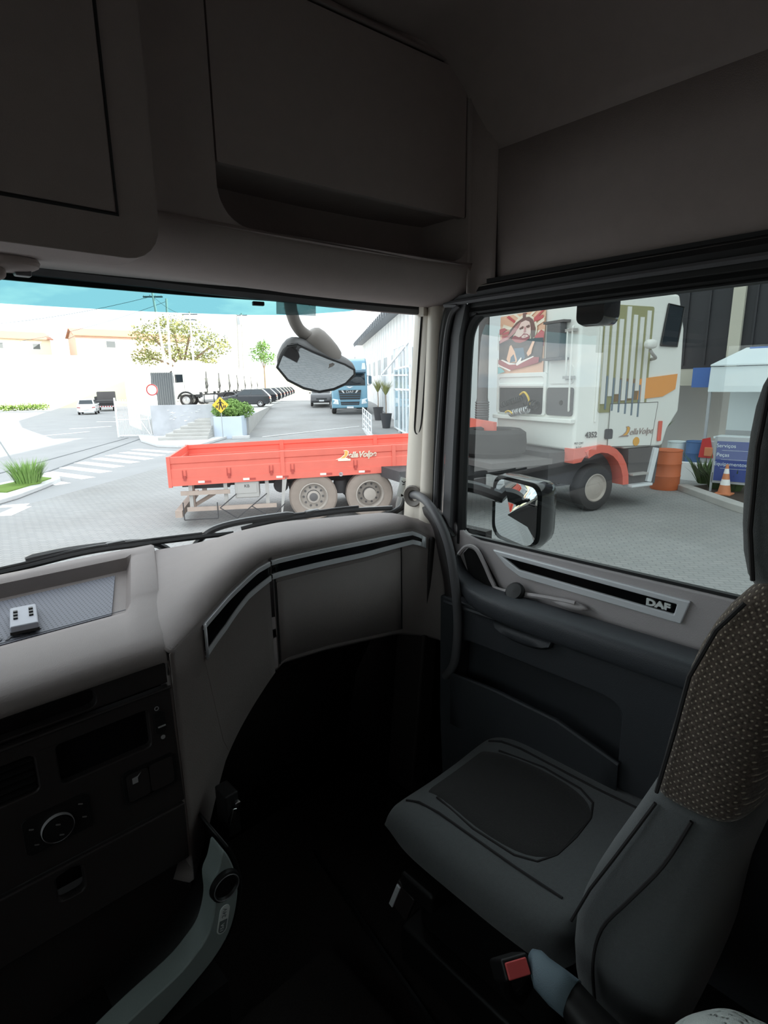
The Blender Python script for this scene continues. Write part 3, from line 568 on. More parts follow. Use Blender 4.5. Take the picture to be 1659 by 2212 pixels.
low = [(1.80, .200, .14), (1.83, .222, .17), (1.90, .236, .19), (2.0, .242, .20), (2.1, .240, .19), (2.2, .238, .17), (2.27, .235, .155), (2.305, .231, .145), (2.312, .226, .13)]
MB().loft([bsec(z, hw, interp(yf, z) - .0, th) for z, hw, th in low], True, True).build('lower_backrest', 'seat_grey', st, world=True, sub=1, smooth=80)
upr = [(2.300, .214, .12, -.006), (2.308, .226, .14, -.002), (2.33, .230, .145, 0), (2.42, .228, .145, 0), (2.50, .222, .145, 0), (2.57, .214, .14, 0), (2.615, .200, .13, 0), (2.640, .17, .10, -.01), (2.648, .12, .05, -.03)]
MB().loft([bsec(z, hw, interp(yf, z) + d, th) for z, hw, th, d in upr], True, True).build('upper_backrest', 'seat_dots', st, world=True, sub=1, smooth=80, label='brown dotted fabric upper backrest')
def edge(z, hw, k, dy=0): return Vector((.815 - hw * .985, interp(yf, z) - k + dy, z))
MB().tube([edge(z, hw + .002, .030) for z, hw in ((2.315, .228), (2.35, .230), (2.42, .228), (2.5, .222), (2.57, .214), (2.61, .202))], .0030, 6).build('upper_piping', 'seam_dark', st, world=True)
MB().tube([edge(z, hw + .003, .036) for z, hw in ((2.02, .242), (2.1, .240), (2.18, .238), (2.25, .236), (2.30, .231))], .0028, 6).build('lower_piping', 'seam_dark', st, world=True)
MB().tube(smoothpath([(.582, .19, 2.302), (.572, .215, 2.22), (.570, .255, 2.13), (.570, .29, 2.05), (.572, .30, 1.97), (.575, .29, 1.88)], 4), .0028, 6).build('side_seam', 'seam_dark', st, world=True)
rows = []
for z, hw, th, y0 in ((2.60, .14, .07, .180), (2.63, .180, .10, .200), (2.70, .190, .12, .212), (2.78, .188, .12, .216), (2.85, .178, .11, .216), (2.895, .150, .09, .208), (2.91, .10, .05, .19)):
    rows.append([p + Vector((0, 0, 0)) for p in bsec(z, hw, y0, th)])
MB().loft(rows, True, True).build('headrest', 'seat_grey', st, world=True, sub=1, smooth=80)
MB().tube([(.815 - .182, .170, 2.635), (.815 - .191, .178, 2.7), (.815 - .189, .182, 2.8), (.815 - .172, .182, 2.87)], .0028, 6).build('headrest_piping', 'seam_dark', st, world=True)
MB().box((.83, .58, 1.72), (.36, .36, .24)).build('pedestal', 'black_plastic', st, world=True, bevel=.02)
MB().box((.83, .58, 1.55), (.42, .42, .11)).build('base', 'black_plastic', st, world=True, bevel=.01)
lv = MB().box((.588, .745, 1.735), (.014, .055, .085), Matrix.Rotation(R(20), 3, 'X')).build('adjuster', 'dark_plastic', st, world=True, bevel=.004)
MB().box((.580, .765, 1.735), (.006, .012, .080), Matrix.Rotation(R(20), 3, 'X')).build('adjuster_edge', 'silver', lv, world=True, bevel=.002)
MB().box((.615, .70, 1.79), (.07, .10, .05)).build('side_shield', 'black_plastic', st, world=True, bevel=.01)

# belt buckle with its stalk
bk = thing('belt_buckle', 'black seat belt buckle with a red release button', 'buckle', (.47, .385, 1.95))
rx = Matrix.Rotation(R(-28), 3, 'Z') @ Matrix.Rotation(R(40), 3, 'X')
MB().box((.472, .388, 1.972), (.046, .030, .062), rx).build('housing', 'black_plastic', bk, world=True, bevel=.005, seg=3)
MB().box(Vector((.472, .388, 1.972)) + rx @ Vector((0, -.002, .031)), (.036, .022, .008), rx).build('release_button', 'red_button', bk, world=True, bevel=.002, label='red release button')
MB().tube(smoothpath([(.475, .40, 1.945), (.50, .41, 1.88), (.55, .42, 1.80), (.62, .44, 1.75)], 4), .011, 8).build('stalk', 'black_plastic', bk, world=True)
# folding armrest lever with blue-grey tip
al = thing('seat_lever', 'dark seat lever with a blue-grey tip behind the belt buckle', 'lever', (.50, .28, 1.92))
def lever(P):
    return [[Vector(p) + Vector((.034 * a * c * .8 + .0, -.0, 0)) + Vector((a * c * .55, a * c * .55, 0)) * 0 + Vector((c * a, 0, s * b)) for c, s in ((math.cos(2 * math.pi * k / 14), math.sin(2 * math.pi * k / 14)) for k in range(14))] for p, a, b in P]
MB().loft(lever([((.505, .372, 1.985), .008, .006), ((.500, .360, 1.985), .018, .014), ((.494, .345, 1.98), .024, .022), ((.496, .318, 1.975), .027, .026), ((.500, .296, 1.97), .027, .027)]), True, True).build('tip', 'grip_blue', al, world=True, smooth=80, label='blue-grey tip')
MB().loft(lever([((.500, .297, 1.968), .026, .026), ((.495, .26, 1.955), .030, .034), ((.490, .21, 1.945), .034, .040), ((.490, .12, 1.94), .036, .042), ((.490, .0, 1.94), .036, .042)]), True, True).build('lever_body', 'black_plastic', al, world=True, smooth=80)
MB().tube([(.462, .285, 1.962), (.458, .25, 1.952), (.454, .21, 1.945)], .003, 6).build('lever_edge', 'black_plastic', al, world=True)
MB().box((.49, .05, 1.71), (.10, .12, .42)).build('bracket', 'black_plastic', al, world=True, bevel=.01)
# crocheted cover over the middle armrest
cc = thing('crochet_cover', 'white crocheted cotton cover draped beside the driver seat', 'cover', (.50, .06, 1.95))
rows = []; NU, NV = 90, 46
def dome(u, v):
    a = 2 * math.pi * u; r = v
    x = .475 + .125 * r * math.cos(a) + .03 * r * r; y = .066 + .122 * r * math.sin(a)
    return Vector((x, y, 2.122 - .165 * r ** 3.2 + .0018 * math.sin(a * 9 + 3 * r) * r))
b_ = MB(); vs_ = [dome(i / NU, (.04 + .96 * j / NV)) for j in range(NV + 1) for i in range(NU)]
fs_ = []
for j in range(NV):
    for i in range(NU):
        if j > 3 and (i + j) % 6 == 0 and j % 2 == 0 and (i // 15) % 2 == 0: continue
        if j > 3 and (i * 2 - j) % 7 == 0 and j % 2 == 1 and (j // 6) % 2 == 1: continue
        k = (i + 1) % NU; fs_.append((j * NU + i, j * NU + k, (j + 1) * NU + k, (j + 1) * NU + i))
fs_.append(tuple(range(NU - 1, -1, -1)))
b_.add(vs_, fs_).build('knit', 'cotton', cc, world=True, smooth=80, solid=.004, recalc=False)
MB().ell((.485, .066, 2.03), (.080, .078, .070), 20, 10, 1.0).build('padding', 'seat_insert', cc, world=True)
MB().box((.51, .04, 1.78), (.09, .09, .46)).build('post', 'black_plastic', cc, world=True)

# grab handle on the pillar
gh = thing('grab_handle', 'curved grey grab handle from the pillar down the dash end', 'handle', (1.0, .94, 2.0))
MB().tube(smoothpath([(1.068, 1.175, 2.546), (1.045, 1.130, 2.552), (1.018, 1.07, 2.545), (1.002, 1.01, 2.505), (1.0, .972, 2.438), (1.0, .948, 2.336), (1.0, .935, 2.215), (1.0, .945, 2.10), (1.02, .99, 2.03), (1.05, 1.02, 2.01)], 6), .0125, 12).build('bar', 'frame_grey', gh, world=True, smooth=80)
# papers and tags on the windscreen
tg = thing('toll_tag', 'translucent toll tag stuck to the tint strip of the windscreen', 'tag', (.75, 1.29, 3.06))
glass('tag_film', (.55, .6, .6), .03, haze=.25, hazecol=(.55, .68, .70))
MB().add([(.699, 1.306, 3.096), (.803, 1.278, 3.092), (.806, 1.283, 3.060), (.702, 1.314, 3.061)], [(0, 1, 2, 3)]).build('film', 'tag_film', tg, world=True, solid=.002)
MB().box((.652, 1.318, 3.083), (.03, .012, .010), Matrix.Rotation(R(-14), 3, 'Z')).build('clip', 'black_plastic', tg, world=True, bevel=.002)
sk = thing('inspection_sticker', 'white sticker with black marks in the lower windscreen corner', 'sticker', (1.09, 1.24, 2.52))
MB().add([(1.083, 1.242, 2.592), (1.100, 1.230, 2.586), (1.099, 1.238, 2.523), (1.076, 1.256, 2.530)], [(0, 1, 2, 3)]).build('paper', 'label_white', sk, world=True, solid=.001)
MB().box((1.092, 1.243, 2.535), (.012, .002, .014), Matrix.Rotation(R(-36), 3, 'Z')).build('black_mark', 'black_plastic', sk, world=True)
MB().tube([(1.083, 1.238, 2.580), (1.088, 1.234, 2.574), (1.094, 1.231, 2.578)], .0014, 5).tube([(1.086, 1.238, 2.567), (1.092, 1.234, 2.569)], .0014, 5).build('print', 'black_plastic', sk, world=True)

# ================================================================ WIPERS AND OUTSIDE MIRRORS OF OUR TRUCK
def wiper(name, label, blade, arm, base):
    t = thing(name, label, 'wiper', base, group=None)
    B = smoothpath(blade, 5)
    MB().tube(B, .008, 6).build('blade', 'wiper_black', t, world=True)
    MB().tube([p + Vector((0, .004, .010)) for p in B[2:-4]], .004, 6).build('spoiler', 'wiper_black', t, world=True)
    MB().tube(smoothpath(arm, 5), [.011] * (5 * (len(arm) - 1)) + [.006], 7).build('arm', 'wiper_black', t, world=True)
    m = B[len(B) // 2]; MB().box(m + Vector((0, .01, .008)), (.05, .02, .016)).build('joint', 'wiper_black', t, world=True, bevel=.004)
    return t
wiper('windscreen_wiper', 'wiper parked low in front of the dash tray', [(-.25, 1.68, 2.42), (.059, 1.655, 2.427), (.251, 1.642, 2.440), (.394, 1.625, 2.437), (.547, 1.595, 2.433), (.66, 1.560, 2.432)], [(.52, 1.66, 2.36), (.44, 1.665, 2.425), (.25, 1.665, 2.447), (.12, 1.665, 2.446)], (.2, 1.66, 2.38))
wiper('windscreen_wiper', 'wiper with its tip reaching the windscreen pillar', [(.68, 1.545, 2.445), (.782, 1.497, 2.462), (.886, 1.442, 2.470), (.987, 1.377, 2.479), (1.096, 1.295, 2.482)], [(.545, 1.63, 2.38), (.58, 1.60, 2.43), (.62, 1.575, 2.455), (.70, 1.54, 2.468), (.83, 1.475, 2.478)], (.8, 1.5, 2.40))

fm = thing('front_mirror', 'half-moon kerb mirror hanging in front of the windscreen', 'mirror', (1.15, 1.78, 2.86))
O2 = [Vector(p) for p in ((1.026, 1.833, 2.947), (1.019, 1.791, 2.984), (1.020, 1.747, 3.019), (1.050, 1.727, 3.024), (1.115, 1.724, 3.000), (1.181, 1.717, 2.978), (1.251, 1.708, 2.957), (1.300, 1.709, 2.937), (1.315, 1.725, 2.918), (1.307, 1.771, 2.883), (1.277, 1.812, 2.862), (1.230, 1.848, 2.852), (1.163, 1.863, 2.868), (1.088, 1.860, 2.900))]
oc2 = sum(O2, Vector()) / len(O2); fn = Vector((.3, .6, .74)).normalized()
def mp2(p, d, k): return oc2 + (p - oc2) * k + fn * d
MB().loft([[mp2(p, -.002, .97) for p in O2], [mp2(p, 0, 1.03) for p in O2], [mp2(p, .022, 1.05) for p in O2], [mp2(p, .045, .98) for p in O2], [mp2(p, .065, .78) for p in O2], [mp2(p, .072, .4) for p in O2]], True, True).build('housing', 'housing', fm, world=True, sub=1, smooth=60)
MB().loft([[mp2(p, -.003 - .010 * (1 - k * k), .97 * k) for p in O2] for k in (1, .8, .55, .25, .02)], True, True).build('mirror_glass', 'mirror_convex', fm, world=True, smooth=80)
MB().tube([mp2(p, -.003, .985) for p in O2 + O2[:2]], .005, 6).build('glass_rim', 'rubber', fm, world=True)
MB().loft([[Vector((1.130 + .062 * k + rr * math.cos(t) * .75, 1.765 + rr * math.sin(t), 3.068 - .062 * k + rr * math.cos(t) * .72)) for t in (2 * math.pi * j / 12 for j in range(12))] for k, rr in ((0, .034), (.25, .052), (1.35, .058), (1.85, .050))], True, True).build('joint_cover', 'arm_grey', fm, world=True, sub=1, smooth=80)
MB().tube(smoothpath([(1.14, 1.77, 3.05), (1.090, 1.765, 3.075), (1.05, 1.745, 3.115), (1.025, 1.72, 3.17), (1.01, 1.66, 3.26), (1.0, 1.50, 3.36), (.99, 1.22, 3.44)], 5), .022, 10).build('arm', 'arm_grey', fm, world=True, smooth=80)

sm = thing('side_mirror', 'black rounded door mirror outside the passenger window', 'mirror', (1.42, 1.05, 2.33))
O3 = [(y, z) for y, z in rrect(.895, 2.345, 1.150, 2.575, (.07, .05, .05, .04), 5)]
def mp3(y, z, d=0., k=1.): return Vector((1.40 + d + .35 * (y - 1.02), 1.02 + (y - 1.02) * k, 2.46 + (z - 2.46) * k))
MB().loft([[mp3(y, z, 0, .90) for y, z in O3], [mp3(y, z, -.006, .97) for y, z in O3], [mp3(y, z, .03, 1.0) for y, z in O3], [mp3(y, z, .09, .92) for y, z in O3], [mp3(y, z, .13, .70) for y, z in O3]], True, True).build('housing', 'piano_black', sm, world=True, smooth=60)
MB().loft([[mp3(y, z, -.008, .86) for y, z in O3], [mp3(y, z, -.010, .02) for y, z in O3]], True, True).build('mirror_glass', 'mirror', sm, world=True, smooth=80)
MB().tube(smoothpath([(1.15, 1.28, 2.50), (1.25, 1.26, 2.545), (1.36, 1.18, 2.53), (1.44, 1.10, 2.49)], 5), .022, 8).build('arm', 'piano_black', sm, world=True)
MB().ell((1.16, 1.27, 2.46), (.05, .06, .10)).build('arm_foot', 'housing', sm, world=True)
km = thing('ramp_mirror', 'small black ramp mirror at the top of the passenger window', 'mirror', (1.40, .81, 3.03))
MB().loft([[Vector((1.40 + d, .808 + (y - .808) * k, 3.10 + (z - 3.10) * k)) for y, z in rrect(.765, 3.030, .850, 3.17, .022)] for d, k in ((0, .95), (.02, 1), (.09, .95), (.12, .7))], True, True).build('housing', 'piano_black', km, world=True, smooth=60)
MB().tube([(1.42, .81, 3.14), (1.30, .80, 3.24), (1.12, .80, 3.30)], .015, 8).build('arm', 'black_plastic', km, world=True)
# ================================================================ OUTSIDE: MATERIALS
mat('red_paint', (.76, .155, .11), .5, vary=.12, scale=3, bump=.1, bscale=30)
mat('red_dark', (.45, .06, .045), .6, vary=.2, scale=4)
mat('white_paint', (.84, .84, .80), .35, spec=.5)
mat('white_dull', (.78, .77, .73), .6)
mat('tyre_dusty', (.30, .245, .21), .95, spec=.1, vary=.15, scale=6, bump=.3, bscale=40)
mat('tyre_dark', (.045, .042, .042), .9, spec=.2, bump=.3, bscale=60)
mat('rim_dusty', (.40, .35, .31), .7, vary=.15, scale=8)
mat('rim_metal', (.55, .55, .56), .35, metal=.7)
mat('hub_dark', (.12, .11, .11), .7)
mat('chassis', (.055, .052, .055), .8, vary=.2, scale=6)
mat('rail_dusty', (.42, .33, .28), .8, vary=.15, scale=6)
mat('box_grey', (.42, .40, .38), .7)
mat('reflector', (.80, .72, .66), .4)
mat('navy_glass', (.02, .028, .035), .06, spec=.8)
mat('blue_paint', (.17, .35, .46), .3, spec=.6, coat=.4)
mat('blue_dark', (.06, .12, .17), .4)
mat('grille_black', (.018, .02, .022), .4)
mat('lamp_glass', (.75, .80, .84), .1, spec=.8)
mat('tail_red', (.42, .02, .02), .25)
mat('car_black', (.014, .016, .022), .18, spec=.7, coat=.5)
mat('car_grey', (.05, .05, .055), .25, coat=.4)
mat('car_white', (.86, .86, .85), .25, coat=.4)
mat('plate_white', (.72, .74, .76), .5)
mat('orange_paint', (.85, .36, .10), .5)
mat('reflect_brown', (.25, .17, .10), .6)
mat('reflect_olive', (.33, .32, .17), .7)
mat('reflect_blue', (.20, .25, .30), .6)
mat('hose_black', (.015, .015, .017), .4)
mat('hose_yellow', (.75, .50, .05), .4)
mat('text_black', (.015, .015, .015), .6)
mat('logo_cream', (.90, .80, .62), .5)
mat('logo_gold', (.80, .42, .10), .5)
mat('logo_grey', (.38, .30, .28), .5)

def xf(mb, mtx):
    mb.v = [mtx @ p for p in mb.v]; return mb
def wheel(parent, c, r, wdt, tyre, rim, dish, n=28, world=False, mtx=None, side=1):
    """tyre with rim, hub and stud holes; outer face towards -y (side=1) or +y (side=-1)"""
    s = -side
    t = MB().lathe([(r * .60, -wdt * .5), (r * .78, -wdt * .5), (r * .93, -wdt * .46), (r, -wdt * .32), (r, wdt * .32), (r * .93, wdt * .46), (r * .78, wdt * .5), (r * .60, wdt * .44), (r * .57, wdt * .3)], c, (0, s, 0), n)
    if mtx is not None: xf(t, mtx)
    to = t.build('tyre', tyre, parent, world=world, smooth=40)
    q = MB().lathe([(r * .60, wdt * .46), (r * .56, wdt * .49), (r * .53, wdt * .40), (r * .50, wdt * dish), (r * .30, wdt * (dish + .06)), (r * .27, wdt * (dish + .08)), (r * .26, wdt * .42), (r * .17, wdt * .46), (r * .001, wdt * .46)], c, (0, s, 0), n)
    if mtx is not None: xf(q, mtx)
    q.build('rim', rim, to, world=world, smooth=40)
    return to
def stud_ring(parent, c, r, n, y, rad, m, world=False, mtx=None, axis=(0, -1, 0)):
    for k in range(n):
        a = 2 * math.pi * k / n
        h = MB().lathe([(rad, 0), (rad * .9, .012), (.001, .012)], (c[0] + r * math.cos(a), y, c[2] + r * math.sin(a)), axis, 8)
        if mtx is not None: xf(h, mtx)
        h.build('wheel_hole', m, parent, world=world, smooth=0)

# ================================================================ RED FLATBED TRUCK WITH WHITE CAB
ft = thing('flatbed_truck', 'truck with a red drop-side flatbed and a white painted cab', 'truck', (6.81, 9.67, 0), math.atan2(-.541, .841))
SL = .022                                        # bed rises slightly towards the cab
def bz(x, z): return z + SL * x
def bedbox(x0, x1, y0, y1, z0, z1): return MB().prism([(x0, y0, bz(x0, z0)), (x1, y0, bz(x1, z0)), (x1, y0, bz(x1, z1)), (x0, y0, bz(x0, z1))], (0, y1 - y0, 0))
bedbox(-2.88, 4.05, .03, 2.45, .98, 1.06).build('bed_floor', 'red_paint', ft)
bedbox(-2.90, 4.05, -.02, .03, .955, 1.10).build('bed_rail', 'red_paint', ft)
bedbox(-2.90, 4.05, 2.42, 2.47, .955, 1.10).build('bed_rail', 'red_paint', ft)
def side(x0, x1, y, inner):
    s = 1 if inner else -1
    prof = [(0, 1.10), (0, 1.30), (.022, 1.32), (.022, 1.39), (0, 1.41), (0, 1.545), (-.02, 1.555), (-.045, 1.555), (-.045, 1.10)]
    rows = [[Vector((x, y + (s if inner else -1) * -p * (1 if inner else -1), bz(x, z))) for p, z in prof] for x in (x0, x1)]
    return MB().loft(rows, True, True)
for (x0, x1) in ((-2.90, -.66), (-.58, 1.72), (1.80, 4.02)):
    o = MB().loft([[Vector((x, -.010 + p, bz(x, z))) for p, z in [(0, 1.09), (0, 1.29), (.02, 1.31), (.02, 1.40), (0, 1.42), (-.004, 1.54), (0, 1.552), (.045, 1.552), (.045, 1.09)]] for x in (x0, x1)], True, True).build('drop_side', 'red_paint', ft, smooth=20)
    o2 = MB().loft([[Vector((x, 2.46 - p, bz(x, z))) for p, z in [(0, 1.09), (0, 1.545), (.012, 1.552), (.045, 1.552), (.045, 1.46), (.022, 1.44), (.022, 1.33), (.045, 1.31), (.045, 1.09)]] for x in (x0, x1)], True, True).build('drop_side', 'red_paint', ft, smooth=20)
for x in (-.62, 1.76): 
    bedbox(x - .04, x + .04, -.03, .04, .96, 1.555).build('side_post', 'red_paint', ft)
    bedbox(x - .05, x + .05, 2.40, 2.48, .96, 1.56).build('side_post', 'red_paint', ft)
bedbox(-2.92, -2.87, .0, 2.46, .98, 1.552).build('tail_board', 'red_paint', ft)
MB().loft([[Vector((-2.868, y, z)) for z in (1.16, 1.20, 1.30, 1.34)] for y in (.08, 2.38)]).build('tail_rib', 'red_paint', ft, solid=.02)
bedbox(-2.93, -2.86, -.025, .05, .93, 1.56).build('corner_post', 'red_paint', ft)
bedbox(-2.93, -2.86, 2.40, 2.47, .93, 1.56).build('corner_post', 'red_paint', ft)
bedbox(4.02, 4.10, .0, 2.46, .98, 1.92).build('head_board', 'red_paint', ft)
for x in (-2.60, -1.72, -.86, -.42, .92, 2.3):
    h = MB().box((x, -.030, bz(x, 1.11)), (.05, .025, .09)); h.build('hinge', 'red_dark', ft)
    for d in (-.035, .035): MB().box((x + d, -.022, bz(x, 1.19)), (.012, .012, .16)).build('hinge_rod', 'red_dark', ft)
for x in (-2.28, -1.38, -.70, .22, 1.05, 1.85):
    MB().box((x, -.026, bz(x, 1.015)), (.13, .012, .045)).build('reflector', 'reflector', ft)
    MB().box((x + .13, -.026, bz(x, 1.015)), (.12, .010, .040)).build('red_reflector', 'red_dark', ft)
# chassis and underride guard
for y in (.80, 1.60): MB().box((1.7, y, .86), (9.0, .09, .24)).build('chassis_rail', 'chassis', ft)
MB().box((-2.15, 1.2, .86), (.8, 1.9, .16)).build('cross_member', 'chassis', ft)
MB().box((-2.78, 1.2, .31), (.14, 2.5, .14)).build('rear_bumper', 'rail_dusty', ft)
for y in (.25, 2.1): MB().box((-2.52, y, .62), (.10, .10, .62)).build('bumper_post', 'rail_dusty', ft)
MB().bar((-2.50, .3, .42), (-2.1, .5, .62), .08, .06).build('bumper_strut', 'rail_dusty', ft)
MB().box((-2.22, .0, .735), (.98, .05, .085)).build('side_guard', 'rail_dusty', ft)
MB().box((-1.70, .0, .395), (1.82, .05, .085)).build('side_guard', 'rail_dusty', ft)
for x in (-2.52, -1.82, -.97): MB().box((x, .06, .66), (.075, .05, .60)).build('guard_post', 'box_grey', ft)
pts = [(-2.68, .55), (-2.68, .18), (-2.0, .18), (-2.0, .52)]
for a, b in zip(pts, pts[1:]): MB().tube([(a[0], -.03, a[1]), (b[0], -.03, b[1])], .012, 6).build('guard_rod', 'chassis', ft)
for a, b in (((-1.95, .40), (-1.60, .68)), ((-1.95, .40), (-1.62, .16)), ((-1.62, .16), (-.98, .66)), ((-1.30, .40), (-.92, .14)), ((-.92, .14), (-.62, .42))):
    MB().tube([(a[0], -.02, a[1]), (b[0], -.02, b[1])], .012, 6).build('guard_rod', 'chassis', ft)
tb = MB().box((-1.38, .22, .755), (.50, .42, .36)).build('tool_box', 'box_grey', ft, bevel=.03)
MB().box((-1.38, .005, .78), (.40, .012, .20)).build('box_lid', 'box_grey', tb, bevel=.004)
text('box_print', 'KB', .09, 'text_black', tb, frame((-1.38, -.004, .83), (1, 0, 0), (0, 0, 1)), world=False, ext=.001)
MB().prism([(-.64, -.02, 1.0), (-.54, -.02, 1.0), (-.68, -.02, .15), (-.71, -.02, .15)], (0, .03, 0)).build('hanging_strap', 'box_grey', ft)
for x in (.0, 1.23):
    for y in (.16, 2.30):
        s_ = 1 if y < 1 else -1
        wh = wheel(ft, (x, y, .52), .52, .30, 'tyre_dusty', 'rim_dusty', .12 if x < 1 else -.25, side=s_)
        if s_ == 1:
            stud_ring(wh, (x, y, .52), .52 * .40, 10, y - .30 * (.12 if x < 1 else -.25) - .012, .026, 'hub_dark')
            MB().lathe([(.15, 0), (.14, .06), (.07, .10), (.001, .10)], (x, y - .05 if x < 1 else y - .02, .52), (0, -1, 0), 16).build('hub', 'hub_dark', wh)
    MB().tube([(x, .3, .52), (x, 2.15, .52)], .10, 10).build('axle', 'chassis', ft)
    for y in (.45, 2.0): wheel(ft, (x, y, .52), .51, .26, 'tyre_dark', 'hub_dark', .1)
MB().lathe([(.001, -.16), (.14, -.14), (.16, 0), (.14, .14), (.001, .16)], (.62, .45, .66), (0, 0, 1), 14).build('air_bellow', 'chassis', ft)
MB().lathe([(.05, 0), (.045, .02), (.001, .02)], (.60, .0, 1.0), (0, -1, 0), 12).build('side_lamp', 'plate_white', ft)
MB().lathe([(.001, -.5), (.16, -.48), (.16, .48), (.001, .5)], (-.68, .9, .74), (0, 1, 0), 14).build('air_tank', 'chassis', ft)
MB().prism([(1.9, .3, .95), (2.05, .3, .95), (2.15, .3, .5), (2.0, .3, .5)], (0, .06, 0)).build('mud_bracket', 'box_grey', ft)
MB().box((3.2, .42, .70), (1.5, .7, .55)).build('fuel_tank', 'chassis', ft, bevel=.12, seg=4)
# DellaVolpe lettering on the side
Lg = frame((1.06, -.0185, 1.385 + SL * .95), (1, 0, SL), (0, 0, 1))
text('side_lettering', 'ellaVolpe', .165, 'logo_cream', ft, Lg, world=False, ext=.003, shear=.35, bold=.006, label='DellaVolpe lettering')
text('side_lettering', 'ellaVolpe', .160, 'logo_grey', ft, Lg @ Matrix.Translation((0.004, 0, .003)), world=False, ext=.003, shear=.35, bold=-.003)
def dlogo(parent, mtx, sc, m1, m2, world):
    P1 = [(-.62, -.085), (-.50, -.045), (-.41, .02), (-.395, .085), (-.43, .115), (-.35, .125), (-.30, .09), (-.315, .01), (-.38, -.055), (-.33, -.06), (-.34, -.085)]
    P2 = [(-.50, -.06), (-.41, 0), (-.385, .07), (-.41, .105), (-.35, .112), (-.32, .085), (-.335, .01), (-.40, -.055)]
    for P, m, d in ((P1, m1, 0), (P2, m2, .004)):
        b = MB().prism([mtx @ Vector((x * sc, y * sc, d)) for x, y in P], (mtx.to_3x3() @ Vector((0, 0, .004))))
        b.build('logo_swoosh', m, parent, world=world, smooth=0)
dlogo(ft, Lg, .92, 'logo_cream', 'logo_gold', False)
MB().box((.68, -.021, 1.29 + SL * .7), (.27, .008, .045)).build('logo_bar', 'logo_cream', ft)

# ---- the white cab (turned slightly against the bed)
CM = Matrix.Translation((11.0, 5.97, 0)) @ Matrix.Rotation(R(-18), 4, 'Z')
def cabp(mb, name, m, **k): return xf(mb, CM).build(name, m, k.pop('parent', ft), world=True, **k)
CW, CL = 2.8, 3.2
cab = cabp(MB().prism([(0, .02, 1.40), (.35, .02, 1.40), (1.45, .02, 1.40), (1.55, .02, 1.36), (2.74, .02, 1.36), (2.86, .02, 1.75), (CL - .02, .02, 2.15), (CL - .02, .02, 2.6), (CL - .10, .02, 4.0), (CL - .35, .02, 4.72), (.2, .02, 4.78), (0, .02, 4.7)], (0, CW - .04, 0)), 'cab_body', 'white_paint', bevel=.07, seg=3)
def cpart(mb, name, m, **k): return cabp(mb, name, m, parent=cab, **k)
# rear wall: pressed panel, mural, recess with hoses
def rw(x): return lambda y, z: Vector((x, y, z))
cpart(sheet(rrect(.92, 2.12, 2.74, 3.08, .08), [rrect(1.02, 2.14, 2.66, 2.98, .07)], rw(-.05), (.06, 0, 0)), 'recess_frame', 'white_paint', bevel=.015)
cpart(sheet(rrect(1.0, 2.12, 2.68, 2.74, .05), [], rw(-.012), (.02, 0, 0)), 'recess_back', 'chassis')
cpart(sheet(rrect(1.0, 2.74, 2.68, 3.0, .05), [], rw(-.02), (.02, 0, 0)), 'recess_top', 'white_paint')
cpart(MB().box((-.03, 1.84, 2.80), (.05, 1.64, .07)), 'recess_beam', 'white_paint', bevel=.015)
cpart(sheet(rrect(.10, 2.14, .88, 2.74, .06), [], rw(-.05), (.06, 0, 0)), 'engine_cover', 'frame_grey', bevel=.01)
cpart(MB().lathe([(.055, 0), (.05, .01), (.001, .01)], (-.05, .42, 2.42), (-1, 0, 0), 14), 'cover_hole_shade', 'rubber')  # raised dark disc painted in for the hole's shade
cpart(sheet(rrect(.14, 2.82, .86, 3.20, .06), [], rw(-.025), (.03, 0, 0)), 'pressed_panel', 'white_dull', bevel=.01)
cpart(MB().box((-.06, 1.4, 2.04), (.14, 2.76, .10)), 'rear_sill', 'white_paint', bevel=.02)
dct = cpart(MB().box((-.10, .62, 3.72), (.18, .42, .72)), 'air_intake', 'frame_grey', bevel=.02)
for z in (3.34, 4.10): cabp(MB().box((-.10, .62, z), (.20, .62, .05)), 'intake_bracket', 'hub_dark', parent=dct)
for y, zz in ((2.78, 0), (.94, 0)):
    for z in (3.25, 3.85): cpart(MB().tube([(-.012, y, z - .2), (-.012, y, z + .2)], .012, 6), 'panel_groove', 'white_paint')
def coil(c0, c1, r, turns, rad, m):
    n = int(turns * 10); c0, c1 = Vector(c0), Vector(c1); d = (c1 - c0).normalized(); a = d.cross(Vector((0, 0, 1))).normalized(); b = d.cross(a)
    return cpart(MB().tube([c0.lerp(c1, i / n) + (a * math.cos(i * .628) + b * math.sin(i * .628)) * r for i in range(n + 1)], rad, 5), 'coil_hose', m, smooth=60)
coil((-.16, 2.35, 2.32), (-.22, 1.55, 2.50), .06, 9, .018, 'hose_black')
coil((-.18, 1.95, 2.14), (-.24, 1.25, 2.26), .07, 8, .020, 'rim_metal')
coil((-.14, 1.45, 2.40), (-.18, 1.05, 2.34), .09, 4, .020, 'hose_black')
cpart(MB().tube(smoothpath([(-.2, 1.62, 2.58), (-.22, 1.45, 2.64), (-.22, 1.30, 2.52), (-.2, 1.28, 2.36)], 5), .025, 6), 'air_hose', 'hose_yellow')
cpart(MB().tube(smoothpath([(-.24, 2.1, 2.16), (-.26, 1.95, 2.2), (-.26, 1.8, 2.14)], 5), .022, 6), 'air_hose', 'hose_yellow')
cpart(MB().tube(smoothpath([(-.05, .30, 3.9), (-.12, .26, 3.85), (-.12, .25, 3.1), (-.06, .30, 2.9)], 5), .02, 6), 'grab_rail', 'white_dull')
cpart(MB().tube(smoothpath([(-.05, .16, 3.9), (-.12, .12, 3.85), (-.12, .11, 2.4), (-.06, .16, 2.3)], 5), .02, 6), 'grab_rail', 'white_dull')
